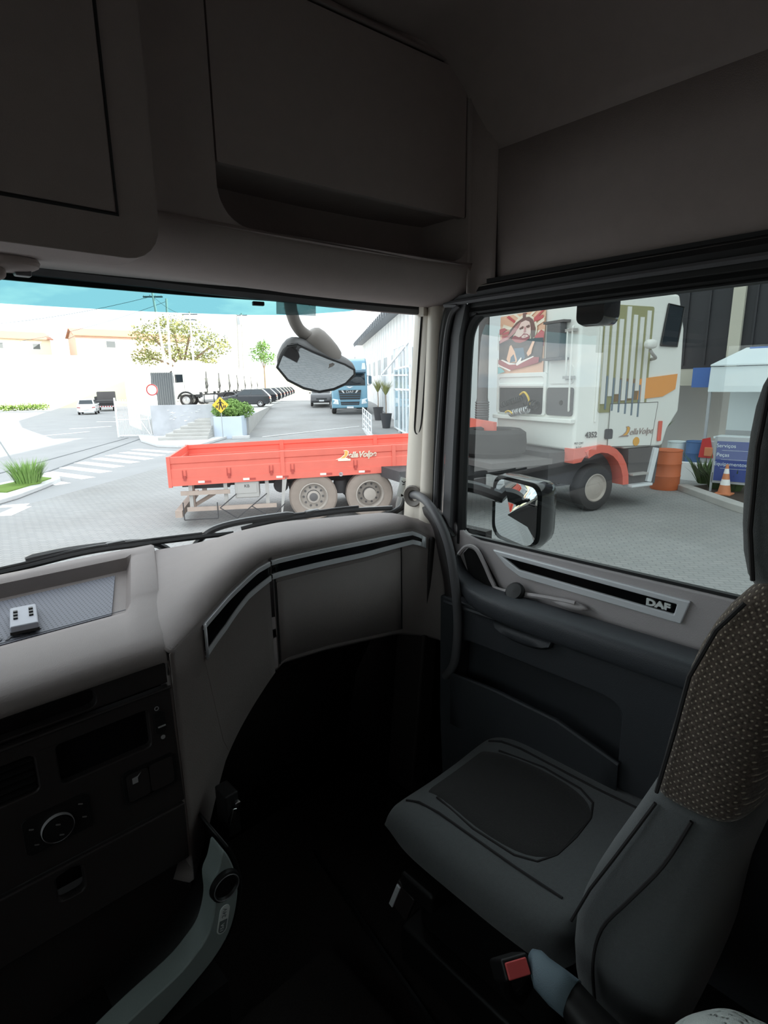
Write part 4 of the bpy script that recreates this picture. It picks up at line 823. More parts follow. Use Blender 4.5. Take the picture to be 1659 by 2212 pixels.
for z in (2.95, 3.9): cpart(MB().box((-.08, .2, z), (.10, .26, .06)), 'rail_bracket', 'box_grey')
# exhaust stack and mirror on the far rear corner
cpart(MB().lathe([(.001, 1.7), (.15, 1.7), (.17, 1.9), (.17, 2.3), (.14, 2.5), (.13, 4.4), (.10, 4.5)], (-.35, 2.92, 0), (0, 0, 1), 16), 'exhaust_stack', 'hub_dark')
for k in range(7): cpart(MB().lathe([(.172, 0), (.185, .02), (.172, .04)], (-.35, 2.92, 2.0 + k * .06), (0, 0, 1), 16), 'exhaust_rib', 'frame_grey')
cpart(MB().box((-.42, 2.62, 3.55), (.02, .02, 2.2)), 'wiring_rod', 'hose_black')
# mural on the rear wall
MU = frame((-.035, 2.68, 3.06), (0, -1, 0), (0, 0, 1))
MW, MH = 1.62, 1.36
murc = {'mur_peach': (.86, .52, .36), 'mur_cream': (.92, .82, .66), 'mur_red': (.62, .11, .12), 'mur_dark': (.06, .05, .06), 'mur_brown': (.20, .10, .09), 'mur_skin': (.88, .66, .60), 'mur_maroon': (.36, .06, .08), 'mur_teal': (.18, .52, .55), 'mur_blue': (.08, .16, .24), 'mur_white': (.92, .88, .84), 'mur_rose': (.62, .30, .30)}
for k, c in murc.items(): mat(k, c, .45)
mural = cpart(sheet([(0, 0), (MW, 0), (MW, MH), (0, MH)], [], lambda a, b: (MU @ Vector((a, b, -.004))), tuple(MU.to_3x3() @ Vector((0, 0, .006)))), 'mural', 'mur_peach', smooth=0)
mural['label'] = 'painted mural of a long-haired bearded man before a cross'
_lay = [0]
def mp_(pts, m, name='mural_shape'):            # points measured on the mural in the photograph
    _lay[0] += 1; d = .002 + _lay[0] * .0012
    P = [MU @ Vector(((x - 200) / 1200 * MW, (1500 - y) / 1250 * MH, d)) for x, y in pts]
    xf(MB().prism(P, MU.to_3x3() @ Vector((0, 0, .001))), CM).build(name, m, ft, world=True, smooth=0).parent = mural
    
for a in range(0, 360, 24):
    c = (900, 640); r0, r1 = 330, 640
    t0, t1 = R(a), R(a + 9)
    pts = [(c[0] + r0 * math.cos(t0), c[1] + r0 * math.sin(t0)), (c[0] + r1 * math.cos(t0), c[1] + r1 * .95 * math.sin(t0)), (c[0] + r1 * math.cos(t1), c[1] + r1 * .95 * math.sin(t1)), (c[0] + r0 * math.cos(t1), c[1] + r0 * math.sin(t1))]
    mp_([(min(1395, max(205, x)), min(1490, max(255, y))) for x, y in pts], 'mur_red' if (a // 24) % 2 else 'mur_cream', 'mural_ray')
mp_([(900 + 330 * math.cos(R(t)), 600 + 310 * math.sin(R(t))) for t in range(0, 360, 15)], 'mur_cream')
mp_([(840, 260), (930, 260), (925, 420), (845, 420)], 'mur_brown', 'mural_cross')
mp_([(1130, 390), (1360, 350), (1370, 420), (1140, 470)], 'mur_red', 'mural_cross')
mp_([(270, 610), (480, 580), (480, 640), (280, 655)], 'mur_red', 'mural_cross')
mp_([(205, 520), (340, 500), (420, 540), (205, 640)], 'mur_red')
mp_([(1180, 760), (1330, 640), (1410, 690), (1400, 860), (1200, 880)], 'mur_red')
mp_([(205, 800), (420, 760), (620, 770), (900, 800), (1200, 790), (1395, 800), (1370, 1280), (215, 1280)], 'mur_dark')
mp_([(520, 900), (560, 880), (660, 1020), (740, 1180), (720, 1260), (500, 1250), (440, 1180)], 'mur_peach')
mp_([(560, 1140), (640, 1080), (700, 1240), (540, 1250)], 'mur_blue')
mp_([(640, 960), (900, 960), (960, 1180), (760, 1260)], 'mur_blue')
mp_([(205, 770), (450, 720), (520, 560), (680, 430), (860, 350), (1020, 350), (1120, 420), (1190, 600), (1180, 760), (1090, 800), (1080, 600), (1060, 460), (930, 420), (810, 460), (720, 540), (620, 640), (590, 740), (420, 790), (215, 830)], 'mur_brown', 'mural_hair')
for k in range(5): mp_([(230, 760 + k * 14), (460, 690 + k * 12), (640, 520 + k * 26), (800, 420 + k * 22), (806, 428 + k * 22), (652, 540 + k * 26), (470, 705 + k * 12), (235, 772 + k * 14)], 'mur_rose', 'mural_hair')
mp_([(820, 440), (940, 410), (1040, 450), (1080, 560), (1085, 680), (1050, 740), (960, 770), (850, 760), (720, 740), (650, 690), (700, 600), (760, 540)], 'mur_skin', 'mural_face')
mp_([(600, 720), (660, 690), (780, 740), (840, 720), (900, 670), (1000, 690), (1060, 740), (1050, 790), (960, 830), (820, 860), (680, 830), (590, 770)], 'mur_maroon', 'mural_beard')
mp_([(840, 740), (900, 700), (990, 705), (1030, 740), (960, 760), (880, 765)], 'mur_skin', 'mural_face')
mp_([(890, 725), (980, 722), (940, 738)], 'mur_maroon', 'mural_face')
mp_([(780, 560), (870, 520), (905, 540), (880, 575), (800, 590)], 'mur_brown', 'mural_face')
mp_([(960, 530), (1040, 510), (1070, 545), (1030, 570), (975, 565)], 'mur_brown', 'mural_face')
mp_([(925, 540), (945, 540), (965, 640), (935, 660), (900, 650)], 'mur_rose', 'mural_face')
mp_([(215, 1180), (300, 1190), (560, 1290), (740, 1300), (1000, 1240), (1180, 1170), (1330, 1180), (1320, 1290), (900, 1370), (560, 1420), (220, 1270)], 'mur_maroon', 'mural_robe')
mp_([(290, 1190), (340, 1180), (560, 1260), (720, 1280), (700, 1300), (540, 1300)], 'mur_white', 'mural_robe')
mp_([(720, 1290), (860, 1160), (880, 1170), (860, 1240), (1180, 1150), (1200, 1165), (900, 1270), (760, 1330)], 'mur_white', 'mural_robe')
mp_([(215, 1280), (600, 1420), (560, 1440), (220, 1310)], 'mur_white', 'mural_robe')
mp_([(215, 1330), (330, 1370), (420, 1450), (220, 1490)], 'mur_teal', 'mural_robe')
mp_([(1010, 1080), (1080, 980), (1150, 850), (1210, 860), (1150, 1000), (1130, 1100), (1050, 1150)], 'mur_peach', 'mural_robe')
# cab side
def cs(y=0.): return lambda x, z: Vector((x, y, z))
cpart(sheet(rrect(.62, 2.20, 2.05, 4.42, .05), [], cs(.0), (0, .02, 0)), 'reflection_panel', 'reflect_olive')  # striped reflection on the cab side, painted as a panel with bars
for k in range(7):
    x = .70 + k * .20
    cpart(MB().box((x, -.005, 3.36 + .06 * (k % 2)), (.115, .03, 1.95 - .2 * (k % 3))), 'reflected_stripe', 'white_dull')
for k in range(6): cpart(MB().box((.80 + k * .20, -.002, 2.62 - .04 * k), (.05, .02, .7)), 'reflected_dark_stripe', 'reflect_blue')
cpart(MB().box((.55, .0, 3.3), (.05, .04, 2.6)), 'corner_pipe', 'white_paint', bevel=.015)
wnd = cpart(sheet([(2.34, 3.62), (2.86, 3.60), (2.98, 4.45), (2.48, 4.50)], [], cs(-.004), (0, .02, 0)), 'sleeper_window', 'navy_glass')
cabp(MB().tube([(2.34, -.01, 3.62), (2.86, -.01, 3.60), (2.98, -.01, 4.45), (2.48, -.01, 4.50), (2.34, -.01, 3.62)], .02, 6), 'window_rubber', 'rubber', parent=wnd)
cpart(sheet([(1.75, 2.45), (2.55, 2.50), (2.95, 2.66), (2.98, 3.0), (1.78, 2.90)], [], cs(-.006), (0, .02, 0)), 'orange_band', 'orange_paint')
cpart(sheet([(1.05, 2.42), (1.74, 2.45), (1.77, 2.90), (1.08, 2.92)], [], cs(-.006), (0, .02, 0)), 'reflected_band', 'reflect_brown')  # brown part of the same painted reflection
dr2 = cpart(sheet([(.95, 1.45), (2.30, 1.40), (2.42, 2.38), (.95, 2.38)], [], cs(-.006), (0, .02, 0)), 'cab_door', 'white_paint')
cabp(MB().tube([(.95, -.008, 1.45), (2.30, -.008, 1.40), (2.42, -.008, 2.38), (.95, -.008, 2.38), (.95, -.008, 1.45)], .008, 5), 'door_gap', 'hub_dark', parent=dr2)
cabp(sheet(rrect(.86, 1.62, 1.08, 1.84, (.03, .03, .06, .03)), [], cs(-.014), (0, .02, 0)), 'door_grip', 'frame_grey', parent=dr2)
DT = CM @ frame((.46, -.004, 1.73), (1, 0, 0), (0, 0, 1))
text('fleet_number', '4352', .17, 'text_black', cab, DT, ext=.003, bold=.004)
DV = CM @ frame((1.95, -.020, 1.74), (1, 0, 0), (0, 0, 1))
text('door_lettering', 'ellaVolpe', .20, 'logo_grey', dr2, DV, ext=.003, shear=.35)
dlogo(dr2, DV @ Matrix.Translation((-.02, 0, -.004)), 1.1, 'logo_grey', 'logo_gold', True)
cabp(MB().lathe([(.10, 0), (.10, .008), (.001, .01)], (1.82, -.012, 1.52), (0, -1, 0), 18), 'gold_emblem', 'logo_gold', parent=dr2)
for k, w_ in enumerate((.24, .20)): text('small_print', ('PBT CMT' if k == 0 else 'R.O.F'), .065, 'text_black', cab, CM @ frame((.12, -.006, 1.57 - k * .09), (1, 0, 0), (0, 0, 1)), ext=.002)
# wheel arch in red, wheel, steps
arch = []
for k in range(13):
    a = R(180 - 15 * k); ca_, sa = math.cos(a), math.sin(a)
    arch.append([Vector((.74 + .72 * ca_, -.06, .56 + .78 * sa)), Vector((.74 + .72 * ca_, .45, .56 + .78 * sa)), Vector((.74 + .90 * ca_, .45, .56 + .95 * sa)), Vector((.74 + .90 * ca_, -.06, .56 + .95 * sa))])
cpart(MB().loft(arch[4:], True, True), 'wheel_arch', 'red_paint', smooth=40)
cpart(MB().prism([(-.02, -.03, 1.46), (.70, -.03, 1.50), (.70, -.03, 1.32), (.30, -.03, 1.28), (.20, -.03, 1.16), (-.02, -.03, 1.14)], (0, .3, 0)), 'rear_skirt', 'red_paint', bevel=.01)
w_f = wheel(ft, (.74, .18, .54), .53, .32, 'tyre_dark', 'rim_dusty', .35, world=True, mtx=CM)
wheel(ft, (.74, CW - .18, .54), .53, .32, 'tyre_dark', 'rim_dusty', .35, world=True, mtx=CM, side=-1)
cabp(MB().box((.74, 1.4, 1.0), (2.4, 2.3, .75)), 'engine_block', 'chassis')
cabp(MB().prism([(1.62, .0, 1.36), (2.42, .0, 1.36), (2.30, .0, .52), (1.68, .0, .52)], (0, .5, 0)), 'step_well', 'hub_dark')
cabp(MB().box((1.98, -.02, .52), (.66, .28, .06)), 'step', 'plate_white', bevel=.01)
cabp(MB().box((1.92, -.02, .78), (.50, .24, .05)), 'step', 'box_grey', bevel=.01)
cabp(MB().bar((2.46, -.02, 1.34), (2.30, -.02, .56), .10, .14), 'step_bracket', 'plate_white', bevel=.01)
cabp(MB().prism([(2.34, .05, 1.38), (2.72, .05, 1.38), (2.66, .05, .45), (2.30, .05, .45)], (0, CW - .1, 0)), 'front_bumper', 'frame_grey', bevel=.06)
cpart(MB().box((2.56, -.01, 1.72), (.10, .04, .46)), 'corner_reflector', 'red_paint', bevel=.01)
mr = cpart(MB().tube(smoothpath([(2.10, .02, 3.32), (2.0, -.18, 3.34), (1.80, -.26, 3.42), (1.72, -.26, 3.50)], 4), .035, 8), 'mirror_arm', 'box_grey')
cabp(MB().ell((1.70, -.28, 3.62), (.16, .10, .10), 14, 8, .8), 'mirror_head', 'white_dull', parent=mr)
# frame between bed and cab, spare tyre lying on it
cabp(MB().box((-1.9, 1.4, 1.02), (3.6, .9, .22)), 'chassis_rail', 'chassis')
cabp(MB().box((-1.2, 1.3, 1.20), (1.6, 2.2, .12)), 'deck_plate', 'hub_dark')
# spare tyre: its own thing, resting on the deck
sp = thing('spare_tyre', 'big black tyre lying flat behind the white cab', 'tyre', tuple(CM @ Vector((-1.15, 1.35, 1.26))))
MB().lathe([(.40, .02), (.62, .0), (.74, .10), (.76, .30), (.74, .52), (.62, .60), (.42, .58), (.38, .40), (.40, .02)], (0, 0, 0), (0, 0, 1), 36).build('casing', 'tyre_dark', sp)
MB().lathe([(.385, .18), (.36, .20), (.20, .16), (.001, .16)], (0, 0, 0), (0, 0, 1), 28).build('wheel_disc', 'hub_dark', sp)

# ================================================================ TRACTOR UNITS
def tractor(name, label, paint, dark, loc, rz, sc, group=None, front=True, detail=True):
    t = thing(name, label, 'truck', loc, rz, group); t.scale = (sc, sc, sc)
    Hc = 3.75
    cb_ = MB().prism([(0, -1.22, .95), (2.25, -1.22, .95), (2.30, -1.22, 1.9), (2.16, -1.22, 2.75), (1.86, -1.22, 3.55), (1.45, -1.22, Hc), (.02, -1.22, Hc), (0, -1.22, 3.2)], (0, 2.44, 0)).build('cab_body', paint, t, bevel=.10, seg=3)
    ws_ = MB().loft([[Vector((2.325 - .0 * k, y, 1.92)), Vector((2.19, y * .97, 2.72))] for k, y in ((0, -1.08), (0, 0), (0, 1.08))]).build('windscreen', 'navy_glass', cb_, solid=.02)
    MB().loft([[Vector((2.20, -1.14, 2.74)), Vector((2.20, 1.14, 2.74))], [Vector((2.34, -1.10, 2.80)), Vector((2.34, 1.10, 2.80))], [Vector((2.16, -1.12, 2.92)), Vector((2.16, 1.12, 2.92))]]).build('sun_visor', dark, cb_, solid=.02, smooth=0)
    for s in (-1, 1):
        MB().prism([(1.28, s * 1.222, 2.0), (2.12, s * 1.222, 1.95), (2.02, s * 1.222, 2.62), (1.28, s * 1.222, 2.62)], (0, s * .012, 0)).build('side_window', 'navy_glass', cb_, smooth=0)
        MB().tube([(1.20, s * 1.228, 1.0), (1.20, s * 1.228, 2.68), (2.06, s * 1.228, 2.68)], .012, 5).build('door_seam', dark, cb_)
        mm = MB().tube([(2.1, s * 1.2, 2.55), (2.25, s * 1.42, 2.55), (2.25, s * 1.42, 1.95), (2.15, s * 1.2, 1.95)], .025, 6).build('mirror_arm', 'grille_black', cb_)
        MB().box((2.22, s * 1.42, 2.28), (.12, .22, .52)).build('mirror_head', dark if front else 'grille_black', mm, bevel=.04)
        # rear air deflector, dark vertical edge
        MB().prism([(-.02, s * 1.2, 1.05), (-.45, s * 1.16, 1.25), (-.45, s * 1.14, 2.6), (-.10, s * 1.18, 3.75), (-.02, s * 1.2, 3.6)], (0, -s * .05, 0)).build('side_deflector', paint, t, smooth=0)
        # wheels: front axle, rear axle
        wheel(t, (1.15, s * 1.08, .52), .52, .32, 'tyre_dark', 'rim_metal', .30, side=-s, n=22)
        for x in (-2.45,): wheel(t, (x, s * 1.0, .52), .52, .5, 'tyre_dark', 'rim_metal', -.1, side=-s, n=22)
        # wheel arch and steps
        MB().loft([[Vector((1.15 + r * math.cos(R(a)), s * 1.0, .52 + r * math.sin(R(a)))) for r in (.60, .74)] + [Vector((1.15 + r * math.cos(R(a)), s * 1.235, .52 + r * math.sin(R(a)))) for r in (.74, .60)] for a in range(10, 171, 16)], True, True).build('wheel_arch', 'grille_black', t, smooth=40)
        MB().box((1.93, s * 1.12, .72), (.55, .2, .5)).build('step_panel', paint, t, bevel=.05)
        MB().lathe([(.001, -.62), (.30, -.60), (.33, -.5), (.33, .5), (.30, .60), (.001, .62)], (-.75, s * .92, .62), (1, 0, 0), 20).build('fuel_tank', 'rim_metal', t)
        for x in (-.35, -1.15): MB().lathe([(.335, 0), (.345, .02), (.345, .05), (.335, .07)], (x, s * .92, .62), (1, 0, 0), 20).build('tank_strap', 'grille_black', t)
        MB().box((.10, s * 1.02, .98), (.55, .36, .42)).build('battery_box', 'grille_black', t, bevel=.03)
        MB().tube([(-.25, s * .75, 1.1), (-.25, s * .75, 2.9)], .045, 8).build('vertical_pipe', 'grille_black', t)
        MB().loft([[Vector((-2.45 + .62 * math.cos(R(a)), s * y, .55 + .60 * math.sin(R(a)))) for y in (.72, 1.24)] for a in range(0, 181, 20)]).build('mudguard', 'grille_black', t, solid=.02)
        MB().box((-1.6, s * .42, .88), (4.0, .09, .26)).build('chassis_rail', 'chassis', t)
    MB().box((-2.2, 0, 1.08), (.9, .95, .14)).build('fifth_wheel', 'chassis', t, bevel=.03)
    MB().box((-.28, 0, 1.9), (.16, 1.3, .9)).build('hose_panel', 'grille_black', t)
    MB().tube([(-.30, -.3, 2.3), (-.45, -.25, 1.7), (-.40, 0, 1.35), (-.45, .25, 1.7), (-.30, .3, 2.3)], .03, 6).build('hose_loop', 'hose_black', t)
    # front
    bmp = MB().prism([(2.0, -1.24, .38), (2.38, -1.24, .42), (2.40, -1.24, .98), (2.28, -1.24, 1.04), (2.0, -1.24, 1.04)], (0, 2.48, 0)).build('bumper', paint, t, bevel=.07, seg=3)
    g = MB().prism([(2.315, -.78, 1.62), (2.315, .78, 1.62), (2.395, .62, .62), (2.395, -.62, .62)], (.02, 0, 0)).build('grille', 'grille_black', t, smooth=0)
    for k in range(6):
        zz = .70 + k * .14; yy = .60 + .15 * k / 6
        MB().box((2.425 - .012 * k, 0, zz), (.04, 2 * yy, .045)).build('grille_slat', dark, g, bevel=.01)
    if front:
        text('grille_lettering', 'DAF', .22, 'rim_metal', g, frame((2.36, 0, 1.50), (0, 1, 0), (0, 0, 1)), world=False, ext=.01, sx=1.3)
        for s in (-1, 1):
            MB().prism([(2.352, s * .60, 1.60), (2.352, s * .46, 1.60), (2.358, s * .36, 1.42), (2.358, s * .44, 1.42)], (.02, 0, 0)).build('grille_wing', 'rim_metal', g, smooth=0)
            MB().tube([(2.24, s * .1, 1.96), (2.35, s * .55, 1.99), (2.36, s * .95, 1.96)], .018, 6).build('wiper', 'grille_black', cb_)
            MB().prism([(1.93, s * 1.15, 3.0), (1.93, s * .86, 3.0), (1.84, s * .92, 3.42), (1.80, s * 1.12, 3.42)], (.16, 0, 0)).build('top_lamp', 'lamp_glass', cb_, bevel=.02)
            MB().tube([(.9, s * .5, Hc), (.9, s * .5, Hc + .14)], .02, 6).build('roof_post', dark, cb_)
        emb = [(0, .06), (.10, .16), (.34, .14), (.22, .04), (.12, -.02), (.06, -.14), (0, -.06), (-.06, -.14), (-.12, -.02), (-.22, .04), (-.34, .14), (-.10, .16)]
        MB().prism([Vector((2.10 - (z + .0) * .38, y, 3.10 + z)) for y, z in emb], (.03, 0, .012)).build('roof_emblem', 'plate_white', cb_, smooth=0)
        MB().prism([Vector((2.335, y * .75, 1.80 + z * .4)) for y, z in emb], (.012, 0, 0)).build('front_emblem', 'plate_white', cb_, smooth=0)
        MB().box((2.13, 0, 2.86), (.06, 2.1, .05)).build('visor_edge', 'plate_white', cb_)
    for s in (-1, 1):
        hl = MB().prism([(2.30, s * 1.20, .72), (2.34, s * .78, .66), (2.34, s * .82, .98), (2.28, s * 1.16, 1.06)], (.09, 0, 0)).build('headlamp', 'lamp_glass', bmp, bevel=.02)
        MB().lathe([(.075, 0), (.06, .03), (.001, .03)], (2.42, s * .98, .82), (1, 0, 0), 12).build('lamp_bulb', 'plate_white', hl)
    MB().box((2.405, .0, .46), (.02, .46, .13)).build('number_plate', 'plate_white', bmp)
    return t
def PU(u, v, z=0.): return UX * u + VX * v + Vector((0, 0, z))
HD_FACE = math.atan2(-UX.y, -UX.x); HD_LEFT = math.atan2(-VX.y, -VX.x)
bt = tractor('blue_truck', 'metallic blue tractor unit parked beside the white building', 'blue_paint', 'blue_dark', PU(45.8, 2.35, .66), HD_FACE, 1.10)
t1 = tractor('tractor_unit', 'white tractor unit parked behind the bush, beside the corrugated panel', 'white_paint', 'hub_dark', PU(54.5, -10.6, 1.10), HD_LEFT, 1.08, 'white tractor units in a row', front=False)
for nth, u_ in zip(('second', 'third', 'fourth', 'fifth', 'sixth', 'seventh'), (61.5, 68.5, 75.5, 83.0, 91.0, 100.0)):
    c = copy_tree(t1); c.location = PU(u_, -10.6, 1.10); c['label'] = nth + ' white tractor unit in the row, counted from the corrugated panel'

# ================================================================ CARS
def car(name, label, paint, loc, rz, L=4.1, Wd=1.72, H=1.48, group=None, suv=False, cat='car'):
    t = thing(name, label, cat, loc, rz, group); h = Wd / 2; k = L / 4.1
    bl_ = .98 * (1.12 if suv else 1); zb = .30 if suv else .24
    P = [(-2.05, zb + .12), (-2.09, .62), (-2.02, bl_), (.95, bl_ + .02), (1.80, bl_ - .14), (2.03, .66), (2.06, zb + .1), (1.9, zb), (-1.9, zb)]
    b = MB().prism([(x * k, -h, z) for x, z in P], (0, Wd, 0)).build('body', paint, t, bevel=.10, seg=3)
    base = [(-2.0 * k, h - .06), (1.02 * k, h - .06), (1.02 * k, -h + .06), (-2.0 * k, -h + .06)]; rx_ = (-1.62 if suv else -1.45) * k
    top = [(rx_, h - .22), (.05 * k, h - .22), (.05 * k, -h + .22), (rx_, -h + .22)]
    bz_, tz_ = bl_ - .04, H
    MB().loft([[Vector((x, y, bz_)) for x, y in base], [Vector((x, y, tz_)) for x, y in top]], True, True).build('cabin', paint, t, bevel=.06, seg=3)
    def face(i, j, m_, name_, f0=.16, f1=.86, g0=.06, g1=.94, out_=.022):
        A, B_ = Vector((*base[i], bz_)), Vector((*base[j], bz_)); Cc, D = Vector((*top[j], tz_)), Vector((*top[i], tz_))
        n_ = (B_ - A).cross(D - A).normalized(); ctr_ = (A + B_ + Cc + D) / 4
        if n_.dot(ctr_ - Vector((-.4, 0, 1.0))) < 0: n_ = -n_
        q_ = lambda s_, t_: (A.lerp(B_, s_)).lerp(D.lerp(Cc, s_), t_) + n_ * .006
        MB().prism([q_(g0, f0), q_(g1, f0), q_(g1, f1), q_(g0, f1)], n_ * out_ * .3).build(name_, m_, t, smooth=0)
    face(3, 0, 'navy_glass', 'rear_window', g0=.08, g1=.92); face(1, 2, 'navy_glass', 'windscreen', g0=.07, g1=.93)
    for i, j in ((0, 1), (2, 3)):
        face(i, j, 'navy_glass', 'side_window', g0=.10 if i == 0 else .52, g1=.50 if i == 0 else .90)
        face(i, j, 'navy_glass', 'side_window', g0=.53 if i == 0 else .10, g1=.90 if i == 0 else .49)
    for s in (-1, 1):
        for x in (-1.28, 1.28): wheel(t, (x * k, s * (h - .09), .33 if suv else .31), .35 if suv else .31, .21, 'tyre_dark', 'rim_metal', .3, side=-s, n=20)
        MB().prism([(-2.04 * k, s * (h - .03), .86), (-2.04 * k, s * (h - .36), .80), (-2.02 * k, s * (h - .36), .66), (-1.98 * k, s * (h - .02), .64)], (-.05, 0, 0)).build('tail_lamp', 'tail_red', b, bevel=.015)
        MB().prism([(1.86 * k, s * (h - .05), .80), (1.92 * k, s * (h - .40), .74), (1.98 * k, s * (h - .40), .62), (1.92 * k, s * (h - .04), .64)], (.05, 0, 0)).build('headlamp', 'lamp_glass', b, bevel=.015)
        MB().ell((.62 * k, s * (h + .06), bl_ + .03), (.08, .09, .06)).build('door_mirror', paint, b)
    MB().box((-2.11 * k, 0, .60), (.02, .46, .13)).build('number_plate', 'plate_white', b)
    MB().box((2.07 * k, 0, .48), (.02, .42, .12)).build('number_plate', 'plate_white', b)
    MB().box((2.05 * k, 0, .63), (.03, .9, .12)).build('grille', 'grille_black', b, bevel=.01)
    MB().box((-2.08 * k, 0, .36), (.06, Wd * .8, .14)).build('rear_bumper', 'grille_black' if not suv else paint, b, bevel=.03)
    return t
c1 = car('hatchback', 'dark hatchback parked closest to the leafy bush', 'car_black', PU(49.6, -6.15, 1.10), HD_LEFT, group='dark hatchbacks in a row')
for nth, u_ in zip(('second', 'third', 'fourth', 'fifth', 'sixth', 'seventh', 'eighth'), (57.9, 64.9, 71.9, 79.2, 87.0, 95.5, 105.0)):
    c = copy_tree(c1); c.location = PU(u_, -6.15, 1.10); c['label'] = nth + ' dark hatchback in the row, counted from the leafy bush'
car('suv', 'dark SUV parked next to the blue tractor unit', 'car_grey', PU(51.5, .25, 1.05), HD_FACE, 4.5, 1.85, 1.72, suv=True)
car('street_car', 'white SUV driving along the street', 'car_white', (19.6, 70.0, 0), R(68), 4.4, 1.85, 1.66, suv=True)
lt = thing('street_lorry', 'dark lorry with a striped rear bumper on the street', 'truck', (24.0, 78.0, 0), R(70))
MB().box((0, 0, 1.15), (5.0, 2.3, .35)).build('deck', 'chassis', lt); MB().box((2.9, 0, 1.45), (1.6, 2.2, 1.9)).build('cab_body', 'hub_dark', lt, bevel=.1)
MB().box((-2.52, 0, .60), (.06, 2.3, .14)).build('striped_bumper', 'plate_white', lt)
for k in range(8): MB().box((-2.556, -1.0 + k * .28, .60), (.01, .13, .14), Matrix.Rotation(R(30), 3, 'X')).build('bumper_stripe', 'tail_red', lt)
for k in range(7): MB().box((-2.3 + k * .7, 1.1, 1.55), (.06, .06, .5)).build('stake', 'chassis', lt)
for x in (-1.7, 2.6):
    for s in (-1, 1): wheel(lt, (x, s * .95, .48), .48, .3, 'tyre_dark', 'rim_dusty', .2, side=-s, n=18)
MB().box((-1.7, 0, .8), (1.3, 1.9, .4)).build('axle_beam', 'chassis', lt)
# ================================================================ SITE
def paver(name, c1_, c2_, mort, sx):
    m = bpy.data.materials.new(name); m.use_nodes = True; n = m.node_tree; b = n.nodes['Principled BSDF']; b.inputs['Roughness'].default_value = .9; b.inputs['Specular IOR Level'].default_value = .2
    t = nd(n, 'ShaderNodeTexCoord'); mp_ = nd(n, 'ShaderNodeMapping'); mp_.inputs['Rotation'].default_value = (0, 0, -AU + R(90)); n.links.new(t.outputs['Object'], mp_.inputs['Vector'])
    k = nd(n, 'ShaderNodeTexBrick'); k.inputs['Scale'].default_value = sx; k.inputs['Mortar Size'].default_value = .025; k.inputs['Brick Width'].default_value = .5; k.inputs['Row Height'].default_value = .25
    k.inputs['Color1'].default_value = (*c1_, 1); k.inputs['Color2'].default_value = (*c2_, 1); k.inputs['Mortar'].default_value = (*mort, 1)
    nz = nd(n, 'ShaderNodeTexNoise'); nz.inputs['Scale'].default_value = .35; nz.inputs['Detail'].default_value = 8; n.links.new(t.outputs['Object'], nz.inputs['Vector'])
    r_ = nd(n, 'ShaderNodeValToRGB'); r_.color_ramp.elements[0].position = .3; r_.color_ramp.elements[0].color = (.78, .77, .76, 1); r_.color_ramp.elements[1].position = .7
    x = nd(n, 'ShaderNodeMix', data_type='RGBA', blend_type='MULTIPLY'); x.inputs['Factor'].default_value = 1
    n.links.new(mp_.outputs[0], k.inputs['Vector']); n.links.new(k.outputs['Color'], x.inputs['A']); n.links.new(nz.outputs['Fac'], r_.inputs['Fac']); n.links.new(r_.outputs['Color'], x.inputs['B']); n.links.new(x.outputs['Result'], b.inputs['Base Color'])
    M[name] = m
paver('pavers', (.375, .37, .365), (.335, .335, .335), (.27, .27, .27), 2.4)
mat('asphalt', (.33, .33, .335), .92, spec=.2, vary=.14, scale=.6)
mat('concrete', (.46, .45, .43), .9, vary=.18, scale=1.6)
mat('concrete_pale', (.60, .60, .60), .9, vary=.12, scale=2)
mat('wall_worn', (.50, .51, .54), .9, vary=.3, scale=1.4)
mat('peeled', (.86, .87, .88), .8)
mat('planter_paint', (.60, .68, .78), .7, vary=.06, scale=2)
mat('road_white', (.85, .85, .84), .8)
mat('grass_green', (.16, .25, .06), .95, spec=.1, vary=.4, scale=1.2)
mat('grass_dry', (.56, .54, .38), .95, spec=.1, vary=.25, scale=.15)
mat('leaf_green', (.15, .27, .06), .8, spec=.2, vary=.4, scale=3)
mat('leaf_bright', (.22, .36, .10), .8, spec=.2, vary=.35, scale=3)
mat('leaf_olive', (.25, .26, .10), .85, spec=.2, vary=.4, scale=.8)
mat('leaf_dark', (.07, .12, .035), .8, spec=.2, vary=.3, scale=3)
mat('bark', (.23, .16, .11), .9)
mat('pole_concrete', (.52, .49, .45), .85)
mat('steel_grey', (.42, .44, .46), .6)
mat('steel_dark', (.10, .11, .12), .6)
mat('gate_white', (.80, .82, .84), .5)
mat('building_white', (.83, .84, .85), .7, vary=.03, scale=1)
mat('eave_grey', (.22, .23, .25), .7)
mat('terracotta', (.42, .20, .14), .8)
mat('house_cream', (.72, .66, .56), .8)
mat('house_pink', (.66, .46, .38), .8)
mat('sign_yellow', (.85, .55, .05), .5)
mat('sign_red', (.55, .03, .03), .5)
mat('pot_dark', (.05, .05, .055), .6)
mat('facade_dark', (.018, .018, .022), .6, vary=.2, scale=1)  # near-black tone over the whole upper facade
mat('beige_wall', (.50, .48, .40), .85, vary=.08, scale=1)
mat('board_blue', (.03, .06, .26), .5)
mat('blue_sheet', (.05, .14, .42), .6)
mat('canopy_white', (.72, .80, .82), .7)
mat('orange_drum', (.62, .15, .05), .6, vary=.15, scale=4)
mat('cone_orange', (.60, .22, .10), .6)
mat('barrel_blue', (.05, .14, .34), .5)
mat('soil', (.05, .035, .025), .95)
glass('greenhouse_glass', (.75, .85, .88), .06, haze=.35, hazecol=(.75, .82, .86))

